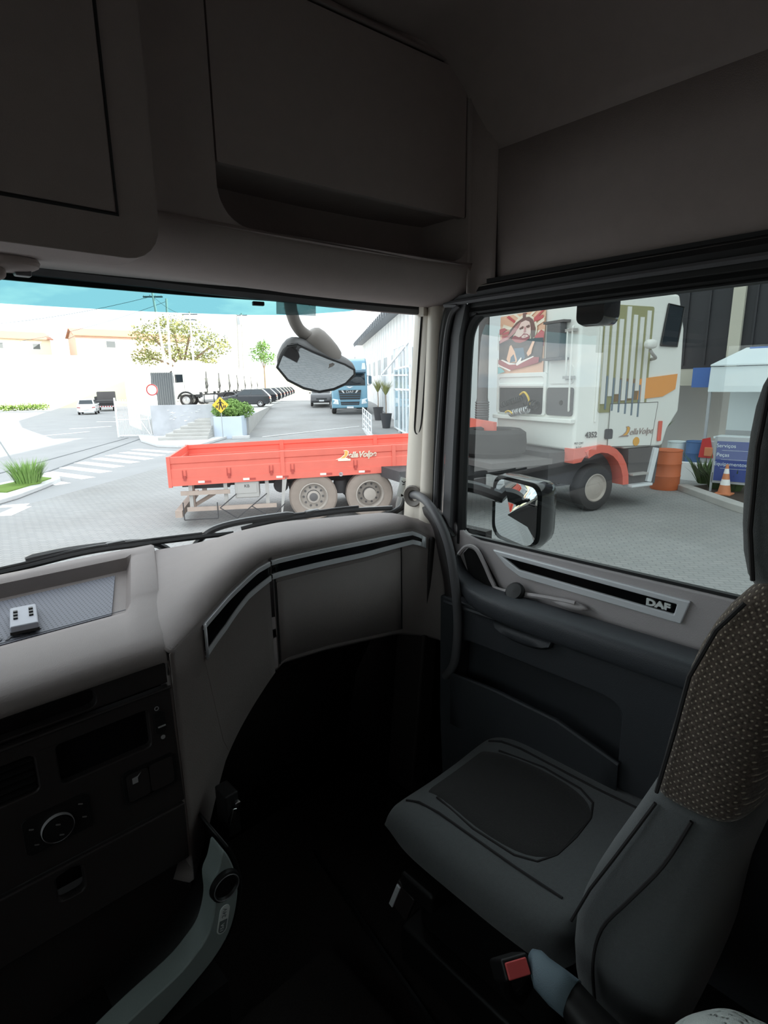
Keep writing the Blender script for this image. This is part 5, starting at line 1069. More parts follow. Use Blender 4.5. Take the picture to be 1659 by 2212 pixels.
def upoly(pts, z): return [PU(u, v, z) for u, v in pts]
g0 = MB().box((0, 60, -.25), (500, 420, .5)).build('ground', 'asphalt'); struct(g0, 'grey asphalt street and yard')
pv = MB().prism(upoly([(-25, -16), (10, -9.0), (15.5, -7.4), (20, -6.2), (27, -4.8), (33, -4.2), (33, 5.2), (33, 9), (-25, 22)], -.1), (0, 0, .106)).build('paving', 'pavers', smooth=0); struct(pv, 'grey block paving of the yard')
rm_ = MB().loft([[PU(u, -4.25, z), PU(u, 5.2, z)] for u, z in ((32.9, .005), (36, .17), (40, .40), (46, .72), (52, 1.06), (56, 1.12), (150, 1.12))]).build('ramp', 'pavers', recalc=False, smooth=0, solid=.01); rm_.name = 'ramp_paving'; struct(rm_, 'block paved ramp rising between the parked vehicles')
uy = MB().prism(upoly([(34.2, -4.2), (150, -4.2), (150, -45), (56, -17.5), (46, -14.4), (34.2, -9.7)], 0.0), (0, 0, 1.10)).build('upper_yard', 'concrete', smooth=0); struct(uy, 'raised concrete parking yard')
# crosswalk
stripes = [((9.41, 27.53), (10.13, 24.87)), ((8.61, 26.69), (9.29, 24.05)), ((7.82, 26.07), (8.45, 23.22)), ((7.02, 25.31), (7.64, 22.60)), ((6.16, 24.46), (6.79, 21.81)), ((5.34, 23.40), (6.02, 20.80)), ((4.54, 22.41), (5.18, 19.82)), ((3.96, 20.63), (4.26, 19.17))]
for a, b in stripes: MB().bar((*a, .006), (*b, .006), .46, .008).build('crosswalk_stripe', 'road_white', g0, smooth=0)
for a, b, wd in (((2.03, 15.37), (2.62, 16.22), .4), ((2.2, 16.66), (2.75, 16.39), .35), ((11.2, 45.4), (14.2, 45.75), .25), ((15.4, 53.2), (16.8, 51.1), .25), ((19.0, 60.0), (19.6, 59.1), .25), ((6.5, 39.5), (11.4, 41.5), .22)):
    MB().bar((*a, .006), (*b, .006), wd, .008).build('road_line', 'road_white', g0, smooth=0)
for a, b in (((1.0, 20.4), (11.4, 34.2)), ((3.0, 20.2), (12.6, 34.35))): MB().bar((*a, .006), (*b, .006), .10, .012).build('gate_track', 'steel_dark', g0, smooth=0)
# traffic island with tuft and leaning sign
isl = MB().prism([(1.2, 15.6, 0), (2.26, 17.0, 0), (2.76, 17.5, 0), (3.71, 18.8, 0), (4.35, 19.8, 0), (4.5, 20.6, 0), (4.1, 21.0, 0), (2.6, 20.0, 0), (-1.5, 17.5, 0), (-2, 15.0, 0)], (0, 0, .13))
isl = isl.build('traffic_island', 'concrete_pale', bevel=.03); struct(isl, 'kerbed concrete traffic island')
isl.name = 'kerb_island'
MB().prism([(2.6, 18.0, .12), (3.4, 18.9, .12), (4.1, 19.8, .12), (3.9, 20.4, .12), (2.6, 19.4, .12), (2.3, 18.4, .12)], (0, 0, .04)).build('grass_bed', 'grass_green', isl)
def blades(c, rad, h, n, wd, lean):
    b = MB()
    for _ in range(n):
        a = random.uniform(0, 6.28); r = rad * math.sqrt(random.random()); p = Vector(c) + Vector((r * math.cos(a), r * math.sin(a), 0)); hh = h * random.uniform(.6, 1)
        d = Vector((math.cos(a), math.sin(a), 0)) * lean * hh * random.uniform(.3, 1); s_ = Vector((-math.sin(a), math.cos(a), 0)) * wd
        b.add([p - s_, p + s_, p + d * .45 + s_ * .8 + Vector((0, 0, hh * .6)), p + d * .45 - s_ * .8 + Vector((0, 0, hh * .6)), p + d + Vector((0, 0, hh))], [(0, 1, 2, 3), (3, 2, 4)])
    return b
tf = thing('grass_tuft', 'tall green grass tuft on the kerb island', 'grass', (3.35, 19.2, .13))
blades((0, 0, 0), .32, .78, 420, .012, .75).build('grass_blades', 'leaf_bright', tf, recalc=False, smooth=0, kind='stuff')
MB().ell((0, 0, .02), (.35, .35, .08)).build('root_clump', 'grass_green', tf)
sp_ = thing('leaning_sign', 'leaning post with a small red plate on the kerb island', 'sign', (3.45, 20.2, .13))
MB().tube([(0, 0, 0), (-.62, .12, 1.62)], .022, 8).build('post', 'steel_grey', sp_)
MB().box((-.66, .11, 1.68), (.36, .02, .22), Matrix.Rotation(R(-25), 3, 'Y')).build('plate', 'sign_red', sp_)

# sidewalk, low wall, steps, planter
sw_ = MB().prism([(11.97, 34.04, 0), (10.99, 31.03, 0), (10.55, 27.7, 0), (11.05, 26.45, 0), (11.91, 26.03, 0), (13.1, 27.2, 0), (16.4, 30.4, 0), PU(34.4, -4.3), PU(34.4, -9.7)], (0, 0, .14)).build('sidewalk', 'concrete_pale', bevel=.03); struct(sw_, 'pale kerbed sidewalk before the steps')
def uvbox(u0, u1, v0, v1, z0, z1): return MB().prism(upoly([(u0, v0), (u1, v0), (u1, v1), (u0, v1)], z0), (0, 0, z1 - z0))
lw_ = uvbox(33.6, 33.9, -9.55, -5.9, 0, 1.86).build('wall_low', 'wall_worn', smooth=0); struct(lw_, 'low weathered retaining wall with peeling paint')
random.seed(11)
for _ in range(16):
    v_ = random.uniform(-8.6, -6.9); z_ = 1.25 - (v_ + 8.6) * .0 + random.uniform(-.38, .35)
    MB().prism([PU(33.59, v_ + random.uniform(-.10, .10) * 1.4, z_ + random.uniform(-.05, .05)) for _ in range(5)], -UX * .006).build('peeling_patch', 'peeled', lw_, smooth=0)
st_root = uvbox(33.0, 33.6, -6.9, -5.95, .14, 1.10).build('stairs', 'concrete', smooth=0); struct(st_root, 'worn concrete steps up to the raised yard')
for i in range(6): uvbox(30.6 + i * .42, 33.6, -8.5 + i * .30, -5.95, .14 + (i) * .155, .14 + (i + 1) * .155).build('step', 'concrete', st_root, bevel=.015)
pl_ = thing('planter', 'pale blue masonry planter at the foot of the ramp', 'planter', PU(34, -5, .0))
W[pl_] = Matrix.Translation(PU(34, -5, 0))
sheet([(32.2, -5.95), (32.2, -4.35), (39.0, -4.3), (39.0, -5.95)], [[(32.34, -5.80), (32.34, -4.5), (38.85, -4.45), (38.85, -5.8)]], lambda u, v: PU(u, v, 0), (0, 0, 1.22)).build('planter_wall', 'planter_paint', pl_, world=True, smooth=0)
uvbox(32.3, 38.9, -5.85, -4.4, .6, 1.12).build('soil', 'soil', pl_, world=True, smooth=0)
uvbox(31.9, 32.25, -4.9, -3.95, .0, .16).build('kerb_stone', 'concrete_pale', pl_, world=True, bevel=.02)
uvbox(32.18, 32.21, -6.02, -5.88, .1, 1.22).build('corner_post', 'steel_grey', pl_, world=True, smooth=0)
def leaves(c, rad, n, size, hollow=.35, squash=.75):
    b = MB(); c = Vector(c)
    for _ in range(n):
        d = Vector((random.gauss(0, 1), random.gauss(0, 1), random.gauss(0, 1))).normalized(); r = hollow + (1 - hollow) * random.random() ** .5
        p = c + Vector((d.x * rad[0] * r, d.y * rad[1] * r, d.z * rad[2] * r))
        a = Vector((random.gauss(0, 1), random.gauss(0, 1), random.gauss(0, .6))).normalized(); q = a.cross(d + Vector((.01, .02, .03))).normalized(); s_ = size * random.uniform(.6, 1.3)
        b.add([p - a * s_, p - q * s_ * .5, p + a * s_, p + q * s_ * .5], [(0, 1, 2, 3)])
    return b
bs = thing('bush', 'leafy green bush growing in the pale blue planter', 'bush', PU(33.6, -5.0, 1.1))
W[bs] = Matrix.Translation(PU(33.6, -5.0, 1.1))
bb = MB()
for (du, dv, dz, r) in ((0, 0, .55, .70), (-.5, -.55, .45, .55), (.2, .6, .40, .60), (-.6, .15, .40, .55), (.9, -.2, .55, .6)):
    q = leaves(UX * du + VX * dv + Vector((0, 0, dz)), (r, r, r * .8), 900, .075); bb.add(q.v, q.f)
bb.build('foliage', 'leaf_bright', bs, recalc=False, smooth=0, kind='stuff')
for k in range(5): MB().tube([(0, 0, -.05), UX * random.uniform(-.5, .5) + VX * random.uniform(-.5, .5) + Vector((0, 0, .7))], .015, 5).build('stem', 'bark', bs)

def yawed(u, v, z, nrm):                         # frame facing -nrm with x to the viewer's right
    return frame(PU(u, v, z), VX, (0, 0, 1))
ps = thing('pedestrian_sign', 'yellow diamond pedestrian crossing sign in front of the bush', 'sign', PU(31.7, -5.35, .14))
W[ps] = Matrix.Translation(PU(31.7, -5.35, .14))
MB().tube([PU(31.75, -5.35, .14), PU(31.75, -5.35, 2.0)], .025, 8).build('post', 'steel_grey', ps, world=True)
SF = yawed(31.70, -5.35, 1.88, None)
def sfp(mb): return xf(mb, SF)
sfp(MB().prism([(0, -.44, 0), (.44, 0, 0), (0, .44, 0), (-.44, 0, 0)], (0, 0, .012))).build('plate', 'sign_yellow', ps, world=True, smooth=0)
fig = [[(-.03, .30), (.03, .30), (.045, .25), (.03, .20), (-.03, .20), (-.045, .25)], [(-.05, .19), (.05, .19), (.07, -.02), (-.06, -.02)], [(-.05, .19), (-.06, .12), (-.16, .03), (-.18, .06)], [(.05, .19), (.06, .12), (.17, .02), (.19, .05)], [(-.06, -.02), (0, -.02), (-.06, -.26), (-.12, -.26)], [(0, -.02), (.07, -.02), (.14, -.24), (.08, -.26)]]
for P in fig: sfp(MB().prism([(x, y, .013) for x, y in P], (0, 0, .004))).build('walking_figure', 'text_black', ps, world=True, smooth=0)
for x in (-.24, -.16, .16, .24): sfp(MB().prism([(x, -.02, .013), (x + .05, -.02, .013), (x + .03, -.16, .013), (x - .03, -.16, .013)], (0, 0, .004))).build('stripe', 'text_black', ps, world=True, smooth=0)
ns_ = thing('no_parking_sign', 'round white sign with a red ring above the gate', 'sign', PU(34.6, -9.62, 0.14))
W[ns_] = Matrix.Translation(PU(34.6, -9.62, .14))
MB().tube([PU(34.6, -9.62, .14), PU(34.6, -9.62, 2.6)], .03, 8).build('post', 'gate_white', ns_, world=True)
MB().lathe([(.001, 0), (.33, 0), (.33, .01), (.001, .012)], PU(34.55, -9.62, 2.72), -UX, 28).build('disc', 'road_white', ns_, world=True)
MB().lathe([(.33, .011), (.33, .018), (.27, .018), (.27, .011)], PU(34.55, -9.62, 2.72), -UX, 28).build('red_ring', 'sign_red', ns_, world=True)

# sliding gate
gt = thing('sliding_gate', 'grey sliding gate of upright bars across the yard entrance', 'gate', PU(34.6, -10.6, 0))
W[gt] = Matrix.Translation(PU(34.6, -10.6, 0))
for z in (.12, 1.05, 2.0): MB().bar(PU(34.6, -11.75, z), PU(34.6, -9.75, z), .05, .06).build('rail', 'gate_white', gt, world=True)
for k in range(27): MB().bar(PU(34.6, -11.7 + k * .074, .10), PU(34.6, -11.7 + k * .074, 2.2 if k % 2 else 2.12), .03, .03).build('bar', 'gate_white', gt, world=True, smooth=0)
for v_ in (-11.78, -9.72): MB().bar(PU(34.58, v_, .02), PU(34.58, v_, 2.3), .08, .08).build('post', 'gate_white', gt, world=True)
MB().bar(PU(34.50, -11.0, 1.95), PU(34.40, -9.85, .05), .05, .05).build('brace', 'gate_white', gt, world=True)
MB().bar(PU(34.45, -10.05, 2.0), PU(34.35, -9.80, .05), .05, .05).build('brace', 'gate_white', gt, world=True)
for k in range(2): MB().lathe([(.07, -.02), (.07, .02)], PU(34.6, -11.6 + k * 1.7, .08), UX, 12).build('roller', 'steel_dark', gt, world=True)

# boundary wall, corrugated panel
bw = MB().loft([[PU(u, v, 0), PU(u, v, h_)] for u, v, h_ in ((35.0, -9.6, 2.4), (46, -14.6, 3.2), (56, -17.7, 4.0), (90, -28, 4.2), (150, -47, 4.4))]).build('wall_boundary', 'building_white', solid=.2, smooth=0, recalc=False); struct(bw, 'white boundary wall along the street')
cr = thing('corrugated_panel', 'dark corrugated sheet panel beside the tractor row', 'panel', PU(50, -13.0, 1.1))
W[cr] = Matrix.Translation(PU(50, -13.0, 1.1))
rows = []
for k in range(41):
    v_ = -13.85 + k * .045; o_ = .03 * math.sin(k * math.pi / 2)
    rows.append([PU(50 + o_, v_, 1.1), PU(50 + o_, v_, 4.05)])
MB().loft(rows).build('sheet', 'steel_dark', cr, world=True, solid=.01, smooth=0, recalc=False)
for v_ in (-13.9, -12.0): MB().bar(PU(50.1, v_, 1.1), PU(50.1, v_, 4.2), .08, .08).build('post', 'steel_grey', cr, world=True)

# white building along the aisle with eave and glazed porch
wb1 = uvbox(20, 66, 5.2, 20, 0, 7.2).build('building_wall', 'building_white', smooth=0); wb1.name = 'wall_building'; struct(wb1, 'white warehouse wall along the aisle')
MB().prism([PU(20, 4.2, 7.15), PU(20, 4.2, 7.35), PU(20, 12.6, 8.6), PU(20, 20.4, 7.35), PU(20, 20.4, 7.15)], UX * 46.5).build('roof', 'eave_grey', wb1, smooth=0)
for k in range(30): MB().box(PU(29 + k * 1.2, 4.16, 7.08), (.06, .06, .50)).build('fascia_slat', 'eave_grey', wb1, smooth=0)
for k in range(8): uvbox(30 + k * 4.4, 31.6 + k * 4.4, 5.17, 5.2, 3.6, 4.8).build('window_pane', 'steel_grey', wb1, smooth=0)
for k in range(24): uvbox(28.5 + k * 1.5, 28.56 + k * 1.5, 5.16, 5.2, .3, 7.1).build('panel_rib', 'building_white', wb1, smooth=0)
po = thing('glazed_porch', 'white framed glass porch along the warehouse wall', 'porch', PU(32, 4.8, 0))
W[po] = Matrix.Translation(PU(32, 4.8, 0))
for u_ in (29.2, 30.4, 31.6, 33.2, 35.2): uvbox(u_, u_ + .10, 4.62, 4.74, 0, 4.9).build('post', 'gate_white', po, world=True, smooth=0)
for z in (.15, 2.5, 3.7, 4.9): uvbox(29.2, 35.3, 4.64, 4.72, z, z + .09).build('beam', 'gate_white', po, world=True, smooth=0)
MB().bar(PU(41, 4.5, 3.45), PU(29.3, 4.68, 5.0), .09, .12).build('stay', 'gate_white', po, world=True)
MB().bar(PU(41, 4.5, 3.45), PU(30, 4.68, 3.3), .07, .08).build('stay', 'gate_white', po, world=True)
for u_, z in ((29.3, .25), (30.5, .25), (31.7, .25), (33.3, .25), (29.3, 2.6), (30.5, 2.6), (31.7, 2.6), (33.3, 2.6)): uvbox(u_, u_ + (1.08 if u_ < 31 else 1.48 if u_ < 33 else 1.9), 4.67, 4.69, z, z + (2.2 if z < 1 else 1.05)).build('pane', 'greenhouse_glass', po, world=True, smooth=0)
# railing by the ramp
rl = thing('ramp_railing', 'white metal railing at the edge of the ramp', 'railing', PU(33, 2.75, 0))
W[rl] = Matrix.Translation(PU(33, 2.75, 0))
def rz_(u): return interp([(32.9, .005), (36, .17), (40, .40)], u)
for u_ in (30.6, 32.0, 33.4, 34.8, 36.2): MB().bar(PU(u_, 2.75, rz_(u_)), PU(u_, 2.75, rz_(u_) + 1.25), .05, .05).build('post', 'gate_white', rl, world=True, smooth=0)
for h_ in (.22, .55, .88, 1.22): MB().bar(PU(30.6, 2.75, rz_(30.6) + h_), PU(36.2, 2.75, rz_(36.2) + h_), .04, .04).build('rail', 'gate_white', rl, world=True, smooth=0)
uvbox(30.5, 36.4, 2.62, 2.88, 0.0, .16).build('plinth', 'concrete_pale', rl, world=True, smooth=0)
for a, b in ((PU(32.6, -3.3, .02), PU(36.4, 2.5, .21)),): MB().bar(a, b, .10, .02).build('ramp_line', 'road_white', rm_, smooth=0)
# potted palms
def potted(loc, label, h):
    t = thing('potted_palm', label, 'plant', loc, 0, 'potted palms by the porch')
    MB().lathe([(.001, 0), (.24, 0), (.36, .85), (.38, .9), (.33, .9), (.31, .8), (.001, .8)], (0, 0, 0), (0, 0, 1), 20).build('pot', 'pot_dark', t)
    MB().tube([(0, 0, .8), (.03, .02, 1.5), (-.02, 0, h - .8)], .03, 6).build('trunk', 'bark', t)
    blades((-.02, 0, h - .85), .05, .95, 110, .014, .95).build('fronds', 'leaf_olive', t, recalc=False, smooth=0, kind='stuff')
    return t
potted(PU(35.4, 4.15, .15), 'potted palm closest to the glazed porch', 2.9); potted(PU(39.6, 4.1, .38), 'potted palm closer to the blue truck', 2.8)

# trees
def tree(loc, label, name, ctrs, n, size, leaf, trunk_h, tr):
    t = thing(name, label, 'tree', loc)
    b = MB()
    for c, r in ctrs:
        q = leaves(c, r, n, size, .2); b.add(q.v, q.f)
    b.build('foliage', leaf, t, recalc=False, smooth=0, kind='stuff')
    tk = MB().tube([(0, 0, -.2), (.1, .1, trunk_h * .5), (0, 0, trunk_h)], [tr, tr * .8, tr * .6], 10).build('trunk', 'bark', t)
    for c, r in ctrs: MB().tube(smoothpath([(0, 0, trunk_h * .9), Vector(c) * .5 + Vector((0, 0, trunk_h * .5)), Vector(c)], 4), [tr * .45] * 8 + [tr * .12], 6).build('branch', 'bark', t)
    return t
V_ = VX
def vc(a, b, z): return tuple(V_ * a + UX * b + Vector((0, 0, z)))
tree((32.4, 73.1, 1.1), 'large spreading tree behind the tractor row', 'tree', [(vc(-3.6, 0, 8.3), (2.6, 2.6, 2.0)), (vc(-4.4, .5, 5.6), (2.0, 2.0, 1.2)), (vc(-1, 1, 9.6), (2.6, 2.6, 1.5)), (vc(1.6, -1, 8.4), (2.8, 2.8, 1.7)), (vc(4.2, 0, 7.0), (2.4, 2.4, 1.6)), (vc(0, -1, 6.0), (2.6, 2.4, 1.5)), (vc(2.4, 1, 5.2), (2.4, 2.2, 1.2))], 520, .20, 'leaf_olive', 4.2, .32)
tree(tuple(PU(113, -10.0, 1.1)), 'small tree beyond the end of the tractor row', 'tree', [(vc(-1.0, 0, 7.6), (1.9, 1.9, 1.8)), (vc(1.0, .2, 7.0), (1.8, 1.8, 1.6)), (vc(0, 0, 9.0), (1.4, 1.4, 1.3))], 420, .2, 'leaf_green', 5.4, .18)
tree((9.5, 118, 2.0), 'tall hazy tree at the far end of the street', 'tree', [(vc(-2, 0, 17), (3.5, 3.5, 4)), (vc(1.5, 0, 15), (3, 3, 3.4)), (vc(-1, 0, 22), (3, 3, 3))], 380, .3, 'leaf_olive', 11, .4)
# utility poles and wires
def pole(name, label, base, top, r, arms, cat='pole', grp=None):
    t = thing(name, label, cat, base, 0, grp); d = Vector(top) - Vector(base)
    MB().tube([(0, 0, 0), d * .5, d], [r, r * .85, r * .7], 8).build('shaft', 'pole_concrete', t)
    for k, (dz, L_) in enumerate(arms):
        c = d + Vector((0, 0, -dz)); ar = MB().bar(c - VX * L_ / 2, c + VX * L_ / 2, .10, .12).build('crossarm', 'steel_dark', t)
        for q in (-.45, -.15, .15, .45): MB().lathe([(.05, 0), (.06, .06), (.03, .16), (.001, .18)], c + VX * L_ * q, (0, 0, 1), 8).build('insulator', 'steel_grey', ar)
    return t
PT = []
def pp_(label, bu, bv, bz_, tu, tv, tz, r, arms):
    pole('utility_pole', label, tuple(PU(bu, bv, bz_)), tuple(PU(tu, tv, tz)), r, arms); PT.append(PU(tu, tv, tz - .25))
pp_('leaning concrete utility pole by the corrugated panel', 52.0, -12.75, 1.1, 52.0, -13.55, 10.6, .13, [(.3, 1.6)])
pp_('straight concrete utility pole behind the corrugated panel', 58, -14.2, 1.1, 58, -13.9, 11.0, .14, [])
pp_('utility pole with a crossarm in front of the large tree', 72, -14.8, 1.1, 72, -14.7, 11.5, .14, [(.3, 1.8), (.9, 1.2)])
pp_('utility pole with a transformer beyond the tractor row', 88, -10.9, 1.1, 88, -10.6, 13.2, .16, [(.3, 1.6)])
pp_('slim utility pole beside the transformer pole', 88, -11.6, 1.1, 88, -11.3, 13.0, .13, [])
tf_ = thing('transformer', 'grey transformer drum between the two far poles', 'transformer', tuple(PU(88, -10.95, 11.6)))
MB().lathe([(.001, 0), (.32, 0), (.34, .1), (.34, .9), (.30, 1.0), (.001, 1.0)], (0, 0, 0), (0, 0, 1), 16).build('drum', 'steel_grey', tf_)
MB().bar(-VX * .5 + Vector((0, 0, .5)), VX * .5 + Vector((0, 0, .5)), .08, .08).build('bracket', 'steel_dark', tf_)
def wire(a, b, sag, label):
    a, b = Vector(a), Vector(b); o = MB().tube([a.lerp(b, k / 16) - Vector((0, 0, sag * 4 * (k / 16) * (1 - k / 16))) for k in range(17)], .018, 4).build('overhead_wire', 'steel_dark'); tag(o, label, 'wire')
wire(PT[0], PT[2], .5, 'overhead wire from the leaning pole to the crossarm pole')
wire(PT[2], PT[3], .7, 'overhead wire from the crossarm pole to the transformer pole')
wire(PT[0], PU(60, -45, 9.0), 1.2, 'overhead wire from the leaning pole across the street')
wire(PT[1], PU(75, -45, 8.0), 1.2, 'overhead wire from the straight pole across the street')
wire(PT[0] + Vector((0, 0, -2.6)), PU(88, -8, 5.2), .8, 'low service wire from the leaning pole over the tractors')

# hillside with houses beyond the street
rows = []
for k in range(40):
    x = -90 + k * 7; j = 3 * math.sin(k * 1.3)
    rows.append([(x, 96 + j * .6 - x * .12, -.2), (x, 101 + j - x * .12, 1.6), (x, 112 + j - x * .12, 5.4 + .4 * math.sin(k)), (x, 122 - x * .12, 7.2), (x, 150 - x * .1, 8.2), (x, 210, 9.5), (x, 330, 14)])
hl = MB().loft(rows).build('hillside', 'grass_dry', recalc=False, smooth=60); struct(hl, 'sunlit grassy embankment beyond the street')
hd = MB()
for k in range(26):
    x = 2 + k * .7; q = leaves((x, 92.5 - x * .12 + .3 * math.sin(k * 2), .45), (.8, .9, .55), 150, .14, .1); hd.add(q.v, q.f)
hd = hd.build('roadside_hedge', 'grass_green', recalc=False, smooth=0); tag(hd, 'low green hedge along the far road edge', 'hedge', kind='stuff')
def house(loc, rz, wd, dp_, ht, wallm, label, wins):
    t = thing('house', label, 'house', loc, rz)
    MB().box((0, 0, ht / 2 - .5), (wd, dp_, ht + 1)).build('wall', wallm, t, smooth=0)
    MB().prism([(-wd / 2 - .4, -dp_ / 2 - .5, ht), (wd / 2 + .4, -dp_ / 2 - .5, ht), (wd / 2 + .4, 0, ht + 1.5), (-wd / 2 - .4, 0, ht + 1.5)], (0, 0, .18)).build('roof_slope', 'terracotta', t, smooth=0)
    MB().prism([(-wd / 2 - .4, dp_ / 2 + .5, ht), (wd / 2 + .4, dp_ / 2 + .5, ht), (wd / 2 + .4, 0, ht + 1.5), (-wd / 2 - .4, 0, ht + 1.5)], (0, 0, .18)).build('roof_slope', 'terracotta', t, smooth=0)
    for s in (-1, 1): MB().prism([(s * wd / 2, -dp_ / 2, ht - .1), (s * wd / 2, dp_ / 2, ht - .1), (s * wd / 2, 0, ht + 1.45)], (-s * .2, 0, 0)).build('gable', wallm, t, smooth=0)
    for x, z, a, b in wins:
        f_ = MB().box((x, -dp_ / 2 - .03, z), (a + .2, .06, b + .2)).build('window_frame', 'building_white', t, smooth=0); MB().box((x, -dp_ / 2 - .06, z), (a, .04, b)).build('window_pane', 'steel_dark', f_, smooth=0)
    return t
house((24, 128, 6.6), R(4), 11, 8, 5.2, 'house_cream', 'cream house with a porch on the embankment', [(-3, 1.5, 1.2, 1.2), (0, 1.2, 1.0, 2.2), (3, 1.5, 1.2, 1.2), (-3, 4, 1.2, 1), (3, 4, 1.2, 1)])
house((39, 122, 6.4), R(-6), 12, 8, 6.0, 'house_pink', 'pink house with brown shutters on the embankment', [(-3.6, 1.6, 1.4, 1.3), (-.6, 1.4, 1.1, 2.3), (3, 1.6, 1.4, 1.3), (0, 4.6, 1.6, 1.2)])
house((8, 134, 6.9), R(8), 9, 8, 5.0, 'house_pink', 'low pink house with a red gateway on the embankment', [(-2.5, 1.4, 1.2, 1.2), (1.4, 1.2, 1.5, 2.2)])
house((52, 126, 6.8), R(-8), 9, 8, 5.6, 'house_cream', 'cream house half hidden by the large tree', [(-2, 1.6, 1.3, 1.3), (2, 1.6, 1.3, 1.3), (0, 4.4, 1.2, 1)])
hw_ = MB().loft([[(x, 113.5 - x * .12, 4.8), (x, 113.5 - x * .12, 8.4)] for x in (-20, 0, 20, 40, 60)]).build('garden_wall', 'house_cream', solid=.3, smooth=0, recalc=False); tag(hw_, 'long cream garden wall in front of the houses', 'wall')

# ================================================================ SERVICE BUILDING ON THE PASSENGER SIDE
sb = MB().box((24, -22.5, 8.6), (9, 62.0, 10.8)).build('wall_service', 'facade_dark', smooth=0); struct(sb, 'tall dark service building')
for k in range(14): MB().box((19.47, 8.2 - k * .62, 6.0), (.05, .05, 5.4)).build('facade_rib', 'facade_dark', sb, smooth=0)
MB().box((19.42, 5.55, 4.6), (.14, .32, 2.8)).build('light_pilaster', 'beige_wall', sb, smooth=0)
MB().box((21.6, -24.0, 1.6), (.3, 58, 3.25)).build('inner_wall', 'beige_wall', sb, smooth=0)
MB().box((20.6, 8.35, 1.6), (2.2, .3, 3.25)).build('end_wall', 'beige_wall', sb, smooth=0)
MB().box((19.62, 6.55, 2.95), (.2, 1.1, .55)).build('beige_fascia', 'beige_wall', sb, smooth=0)
for y in (-.5, -6, -12): MB().box((19.8, y, 1.6), (.35, .35, 3.25)).build('column', 'beige_wall', sb, smooth=0)
cn = thing('canopy', 'white and blue sheet canopy over the service counter', 'canopy', (18.9, 3.0, 0))
W[cn] = Matrix.Translation((18.9, 3.0, 0))
MB().prism([(18.55, -1.2, 2.50), (18.55, 5.85, 2.50), (18.60, 5.85, 3.22), (18.60, -1.2, 3.22)], (.05, 0, 0)).build('front_sheet', 'canopy_white', cn, world=True, smooth=0)
MB().prism([(18.55, -1.2, 3.24), (18.55, 5.85, 3.24), (19.4, 5.2, 3.72), (19.4, -1.2, 3.72)], (0, 0, .04)).build('roof_sheet', 'canopy_white', cn, world=True, smooth=0)
MB().box((19.36, 2.0, 3.62), (.06, 6.2, .30)).build('blue_band', 'blue_sheet', cn, world=True, smooth=0)
MB().box((18.75, 6.12, 2.92), (.05, .52, .58)).build('blue_flap', 'blue_sheet', cn, world=True, smooth=0)
for y in (-1.1, 5.8): MB().box((18.6, y, 1.25), (.07, .07, 2.5)).build('leg', 'steel_grey', cn, world=True, smooth=0)
ct = thing('service_counter', 'grey-green service counter under the canopy', 'counter', (18.7, 3.4, 0))
W[ct] = Matrix.Translation((18.7, 3.4, 0))
MB().box((18.75, 3.0, .58), (.5, 4.9, 1.16)).build('front', 'steel_grey', ct, world=True, smooth=0)
MB().box((18.70, 3.0, 1.19), (.70, 5.0, .06)).build('worktop', 'canopy_white', ct, world=True, bevel=.01)
MB().box((20.0, 4.9, 1.9), (.06, 1.5, 1.35)).build('back_panel', 'canopy_white', ct, world=True, smooth=0)
MB().box((20.2, 4.9, .65), (.5, 1.5, 1.3)).build('back_shelf', 'steel_grey', ct, world=True, smooth=0)
for (y, h_, m_, nm, lb_) in ((4.45, .16, 'pot_dark', 'desk_pot', 'small dark pot on the service counter'), (4.15, .22, 'steel_dark', 'desk_phone', 'dark desk phone on the service counter')):
    o = thing(nm, lb_, 'desk item', (18.62, y, 1.22))
    MB().lathe([(.001, 0), (.06, 0), (.08, h_ * .7), (.05, h_), (.001, h_)], (0, 0, 0), (0, 0, 1), 12).build('body', m_, o)
    MB().box((0, 0, h_ + .02), (.10, .05, .04)).build('top', m_, o, bevel=.01)
# drums and containers beside the counter
def drum(name, label, loc, r, h_, m_, cat):
    t = thing(name, label, cat, loc)
    MB().lathe([(.001, 0), (r * .96, 0), (r, .03), (r, h_ * .33), (r * 1.03, h_ * .35), (r, h_ * .37), (r, h_ * .64), (r * 1.03, h_ * .66), (r, h_ * .68), (r, h_ - .03), (r * .97, h_), (r * .9, h_ - .02), (.001, h_ - .02)], (0, 0, 0), (0, 0, 1), 24).build('shell', m_, t)
    MB().lathe([(r * 1.01, 0), (r * 1.04, .02), (r * 1.01, .04)], (0, 0, h_ - .04), (0, 0, 1), 24).build('rim', m_, t)
    return t
drum('orange_drum', 'rusty orange steel drum in front of the white cab', (15.55, 5.72, .006), .36, 1.06, 'orange_drum', 'drum')
drum('blue_barrel', 'blue plastic barrel beside the service counter', (18.4, 5.95, .0), .28, 1.05, 'barrel_blue', 'barrel')
drum('pale_bin', 'pale green bin next to the blue barrel', (18.5, 6.55, .0), .26, 1.0, 'canopy_white', 'bin')
ex = thing('oil_container', 'red and orange container beside the blue barrel', 'container', (18.15, 5.52, 0))
MB().box((0, 0, .55), (.30, .34, 1.1)).build('cabinet', 'steel_grey', ex, bevel=.02); MB().prism([(-.17, -.2, .62), (-.17, .2, .62), (-.17, .14, 1.16), (-.17, -.06, 1.22)], (-.04, 0, 0)).build('red_panel', 'sign_red', ex, smooth=0); MB().box((-.22, -.06, .80), (.05, .22, .26)).build('orange_box', 'cone_orange', ex, bevel=.02)
